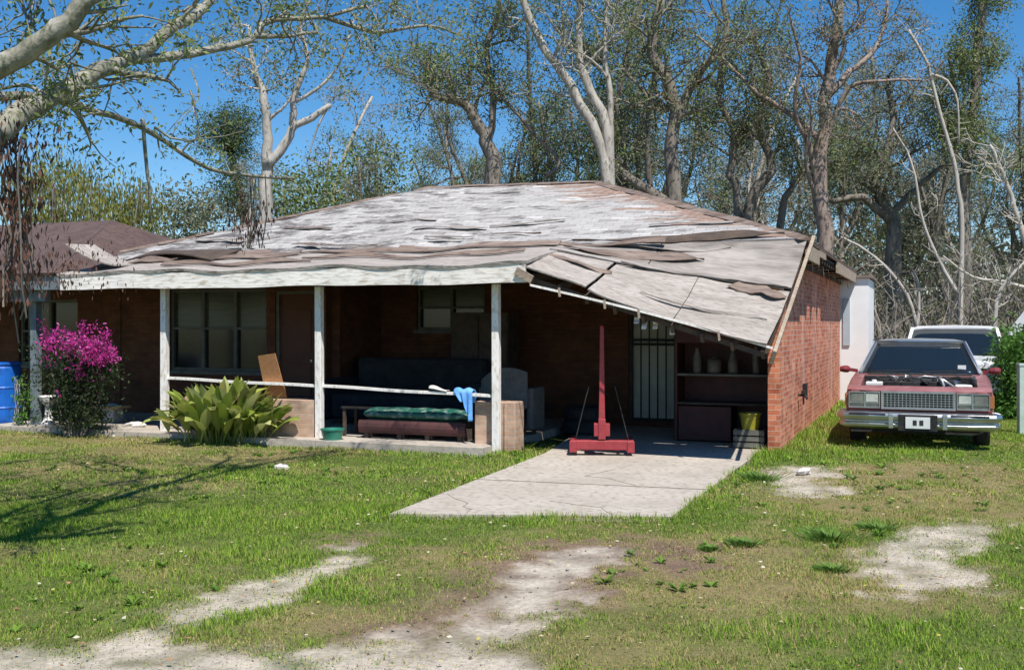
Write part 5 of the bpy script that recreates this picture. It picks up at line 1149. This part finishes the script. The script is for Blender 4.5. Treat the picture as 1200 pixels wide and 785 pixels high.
# tall dark cabinet behind it
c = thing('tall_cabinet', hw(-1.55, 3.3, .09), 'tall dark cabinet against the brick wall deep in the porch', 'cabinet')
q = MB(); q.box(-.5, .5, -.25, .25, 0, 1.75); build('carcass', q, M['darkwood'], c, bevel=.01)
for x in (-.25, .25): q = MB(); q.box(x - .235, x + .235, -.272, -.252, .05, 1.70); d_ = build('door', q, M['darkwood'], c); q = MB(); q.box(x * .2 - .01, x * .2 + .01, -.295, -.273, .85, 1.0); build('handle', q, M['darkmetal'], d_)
# dark tyre and lawn mower in carport shade
for (u_, v_, z_, lab) in ((.35, 2.6, .012, 'lower of two black tyres stacked at the left side of the carport'), (.37, 2.62, .213, 'upper of two black tyres stacked at the left side of the carport')):
    q = MB(); q.lathe([(.19, 0), (.30, 0), (.33, .04), (.33, .16), (.30, .2), (.19, .2), (.21, .1)], 32); o = build('loose_tyre', q, M['black'], None); o.location = hw(u_, v_, z_); tag(o, lab, 'tyre')
# red workbench with pale jugs and rags against the right side
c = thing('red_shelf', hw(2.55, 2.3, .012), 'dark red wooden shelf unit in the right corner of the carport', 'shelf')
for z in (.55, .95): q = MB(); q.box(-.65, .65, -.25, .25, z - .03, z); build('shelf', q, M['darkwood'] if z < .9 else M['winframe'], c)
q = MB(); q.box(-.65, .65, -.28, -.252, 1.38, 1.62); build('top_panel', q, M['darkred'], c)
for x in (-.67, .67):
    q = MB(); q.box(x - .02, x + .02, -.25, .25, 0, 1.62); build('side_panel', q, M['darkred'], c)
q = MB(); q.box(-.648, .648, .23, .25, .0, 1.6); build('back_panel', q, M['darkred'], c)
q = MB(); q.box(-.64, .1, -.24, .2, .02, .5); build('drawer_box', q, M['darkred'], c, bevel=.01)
sp = hw(2.55, 2.3, .012)
palejug = noisy('milky plastic', (.09, .08, .07), (.16, .145, .12), 7, .5)
for i, (x, hh, lab) in enumerate(((-.40, .36, 'narrow milky jug leftmost on the red shelf in the carport'), (-.16, .24, 'milky jug in the left middle of the red shelf, shorter than its neighbours'), (.10, .33, 'milky jug in the right middle of the red shelf'), (.42, .40, 'tallest milky jug, rightmost on the red shelf'))):
    q = MB(); kx = (.7, 1.15, .85, .6)[i]; q.lathe([(.07 * kx, 0), (.085 * kx, .02), (.085 * kx, hh * (.6, .8, .45, .7)[i]), (.04 * kx, hh * .87), (.028, hh * .9), (.028, hh)], 18); o = build('jug', q, palejug, None, smooth=True); o.location = sp + UX * x - VX * .1 + Vector((0, 0, .95)); tag(o, lab, 'jug', 'pale jugs on the red shelf')
c = thing('yellow_bucket', hw(2.98, 1.62, .26), 'yellow bucket standing on a grey crate just inside the right brick wall', 'bucket')
q = MB(); q.lathe([(.11, 0), (.14, .2), (.15, .2), (.15, .215), (.13, .215), (.10, .01)], 24); build('pail', q, M['yellow'], c, smooth=False)
q = MB(); q.tube([(.145 * math.cos(k * .349), -.02 - .06 * math.sin(k * .349), .2 - .10 * math.sin(k * .349)) for k in range(10)], .004, 5); build('handle', q, M['darkmetal'], c)
q = MB()
for z in (.02, .10, .18): q.box(-.2, .2, -.15, -.13, z, z + .06); q.box(-.2, .2, .13, .15, z, z + .06); q.box(-.2, -.18, -.13, .13, z, z + .06); q.box(.18, .2, -.13, .13, z, z + .06)
for x in (-.18, .16):
    for y in (-.128, .11): q.box(x, x + .02, y, y + .018, 0, .245)
q.box(-.2, .2, -.15, .15, .242, .246); o = build('crate', q, M['winframe'], None); o.location = hw(2.98, 1.62, .012); o.rotation_euler = (0, 0, HA); tag(o, 'grey slatted crate under the yellow bucket at the carport corner', 'crate')

# ---- left end of the porch: barrel, azalea, stool, rubble
c = thing('blue_barrel', gp(2, 500), 'bright blue plastic barrel at the left edge in front of the dark roofed house', 'barrel')
q = MB(); q.lathe([(.26, 0), (.285, .02), (.29, .3), (.30, .32), (.29, .34), (.295, .62), (.305, .64), (.295, .66), (.29, .95), (.27, 1.0)], 32); build('drum', q, M['blue'], c, smooth=False)
q = MB(); q.lathe([(.275, 1.002), (.292, 1.005), (.292, 1.04), (.27, 1.045), (.02, 1.045)], 32); build('lid', q, M['blue'], c)
rs = np.random.RandomState(91)
ab = at(85, 500, 15.6); ab.z = 0; bl = []; pet = []
for i in range(70):
    px = 50 + 84 * rs.rand(); y = 399 + (px - 48) * .18 + rs.normal(0, 7.5); pet.append((at(px, y, 15.6 + rs.normal(0, .18)), 24, .05))
for i in range(46): px = rs.choice([88, 104, 122]) + rs.normal(0, 7); y = 408 + rs.normal(0, 11); pet.append((at(px, y, 15.35 + rs.normal(0, .1)), 24, .045))
for i in range(12): px = rs.uniform(60, 120); pet.append((at(px, rs.uniform(430, 470), 15.5), 7, .05))
for i in range(330): px = 92 + rs.normal(0, 19); bl.append((at(px, rs.uniform(405, 498), 15.75 + rs.normal(0, .25)), 30, .08))
c = empty('azalea', ab, 0, 'azalea bush covered in magenta flowers beside the grey blue porch post', 'shrub')
V, Q = leafquads(rs, [p[0] - ab for p in bl], [p[1] for p in bl], [p[2] for p in bl], .055); fastmesh('foliage', V, Q, leafmat('deep green small leaves', [(.02, .035, .014), (.035, .055, .02), (.06, .085, .03)]), c)
V, Q = leafquads(rs, [p[0] - ab for p in pet], [p[1] for p in pet], [p[2] for p in pet], .05); fastmesh('flowers', V, Q, M['petal'], c)
for k in range(7): q = MB(); e_ = at(60 + k * 11, 430, 15.6) - ab; q.tube([Vector((e_.x * .3, 0, 0)), Vector((e_.x * .7, .03, .45)), e_], [.02, .014, .008], 5); build('stem', q, M['bark_grey'], c)
# yucca-like thin weed by the post
rs = np.random.RandomState(92); wb = gp(24, 505)
q = MB()
for k in range(9):
    p = Vector((rs.normal(0, .07), rs.normal(0, .05), 0)); pts = [p]
    for j in range(4): pts.append(pts[-1] + Vector((rs.normal(0, .03), rs.normal(0, .03), rs.uniform(.15, .24))))
    q.tube(pts, .006, 4)
c = empty('leggy_weed', wb, 0, 'leggy pale weed standing between the blue barrel and the grey blue post', 'weed'); build('stem', q, M['bark_pale'], c)
V, Q = leafquads(rs, [Vector((rs.normal(0, .09), rs.normal(0, .06), rs.uniform(.1, .85))) for _ in range(40)], [9] * 40, [.04] * 40, .07); fastmesh('foliage', V, Q, M['leaf_bright'], c)
c = thing('wooden_stool', gp(132, 494, .09), 'low tan topped stool with papers on it left of the broad leaved plant', 'stool')
q = MB(); q.box(-.24, .24, -.16, .16, .22, .26); build('seat', q, M['tan'], c, bevel=.006)
q = MB(); q.box(-.12, .12, -.12, .12, 0, .218); build('base', q, M['rock'], c, bevel=.02)
q = MB(); q.sheet(lambda a, b: Vector(((a - .5) * .26, (b - .5) * .2, .266 + .02 * math.sin(a * 5) * b)), 6, 4, .012); o = build('paper_sheaf', q, M['plate'], None); o.location = gp(132, 494, .09); o.rotation_euler = (0, 0, HA + .3); tag(o, 'rumpled white papers lying on the tan stool', 'papers')
for i, (px, py, w_, lab) in enumerate(((158, 500, .15, 'larger pale rubble chunk behind, between the stool and the broad leaved plant'), (136, 512, .08, 'smallest white rubble chunk in the grass in front of the stool'), (160, 510, .13, 'flat pale rubble chunk nearest the broad leaved plant'), (330, 549, .10, 'pale grey scrap lying alone on the green lawn'), (942, 554, .11, 'pale broken slab piece in the grass right of the driveway'), (393, 516, .07, 'pale pinkish rubble chunk at the foot of the middle white post'))):
    rs = np.random.RandomState(200 + i); vs = []; q = MB(); n_ = 9
    q.lathe([(w_ * .9, -.02), (w_, .02), (w_ * .85, w_ * .38), (w_ * .35, w_ * .5)], n_)
    q.v = [(x * (1 + rs.normal(0, .12)), y * .7 * (1 + rs.normal(0, .12)), z * (1 + rs.normal(0, .1))) for x, y, z in q.v]
    o = build('rubble_chunk', q, M['rock'], None, bevel=.006); o.location = gp(px, py, .09 if i == 0 else 0); o.rotation_euler = (.06 * i, -.05, i); tag(o, lab, 'rubble')
# little white pot thing behind the azalea
q = MB(); q.lathe([(.10, 0), (.11, .02), (.06, .12), (.05, .3), (.12, .36), (.15, .44), (.13, .45), (.02, .40)], 20); o = build('birdbath', q, M['white'], None, smooth=False); o.location = at(57, 470, 16.6) * 1; o.location.z = .09; tag(o, 'small white urn standing in shadow behind the grey blue post', 'urn')

# ---- cast iron plant
pc = gp(262, 521); rs = np.random.RandomState(301); root = empty('broad_leaved_plant', pc, 0, 'big clump of broad yellow green leaves in front of the left porch posts', 'plant')
V = []; Q = []
for i in range(300):
    bx = rs.normal(0, .27); by = rs.normal(0, .14) + .25; az = rs.uniform(0, 6.283); out = rs.uniform(.15, 1.0) ** 1.0
    d0 = np.array([math.cos(az) * out + bx * .7, math.sin(az) * out * .8 - .25, 1.15]); d0 /= np.linalg.norm(d0)
    L_ = rs.uniform(.60, .98) * (1 - .25 * abs(bx)); W_ = rs.uniform(.055, .10); p = np.array([bx, by, 0.02]); g_ = rs.uniform(.16, .34) * (1 + out)
    side = np.cross(d0, [0, 0, 1]); side /= np.linalg.norm(side) + 1e-9; rows = 8; d = d0.copy(); tw_ = rs.normal(0, .35)
    o0 = len(V)
    for r_ in range(rows + 1):
        t_ = r_ / rows; wd = W_ * (0.10 if t_ < .3 else math.sin(min(1, (t_ - .25) / .75) * math.pi) ** .7 + .04)
        up = np.cross(side, d); s2 = side * math.cos(tw_ * t_) + up * math.sin(tw_ * t_)
        V.append(p - s2 * wd + up * wd * .25); V.append(p.copy()); V.append(p + s2 * wd + up * wd * .25)
        p = p + d * L_ / rows; d = d + np.array([0, 0, -g_ * t_ * .9]); d /= np.linalg.norm(d)
    for r_ in range(rows):
        a = o0 + r_ * 3; Q.append((a, a + 1, a + 4, a + 3)); Q.append((a + 1, a + 2, a + 5, a + 4))
o = fastmesh('leaves', np.array(V), np.array(Q), M['ironplant'], root)
o.data.polygons.foreach_set('use_smooth', [True] * len(o.data.polygons))
# weed tufts in the lawn
for i, (px, py, sz, lab) in enumerate(((975, 632, .20, 'dark green weed tuft left of the two beside the right bare patch'), (1030, 621, .15, 'dark green weed tuft touching the top of the right bare patch'), (875, 638, .12, 'small green weed tuft in the middle of the thin grass right of the driveway'), (975, 668, .10, 'small weed tuft at the left tip of the right bare patch'), (832, 643, .07, 'tiniest weed tuft in front of the driveway corner'), (610, 524, .22, 'tall bright grass tuft at the foot of the right white porch post'), (892, 562, .2, 'long grass tuft at the right edge of the driveway'))):
    rs = np.random.RandomState(400 + i); n = 260; a = rs.uniform(0, 6.28, n); r_ = np.abs(rs.normal(0, sz * .5, n)); x = r_ * np.cos(a); y = r_ * np.sin(a) * .7; h = sz * rs.uniform(.15, .5, n); wd = .004 + .004 * rs.rand(n)
    ln = rs.uniform(.5, 1.6, n) * h
    V = np.stack([np.stack([x - wd, y, 0 * x - .01], 1), np.stack([x + wd, y, 0 * x - .01], 1), np.stack([x + np.cos(a) * ln + wd * .8, y + np.sin(a) * ln, h * .7], 1), np.stack([x + np.cos(a) * ln * 1.4, y + np.sin(a) * ln * 1.4, h * .9], 1)], 1).reshape(-1, 3)
    o = fastmesh('weed_tuft', V, np.arange(4 * n).reshape(-1, 4), M['weedleaf']); o.location = gp(px, py); tag(o, lab, 'weed')
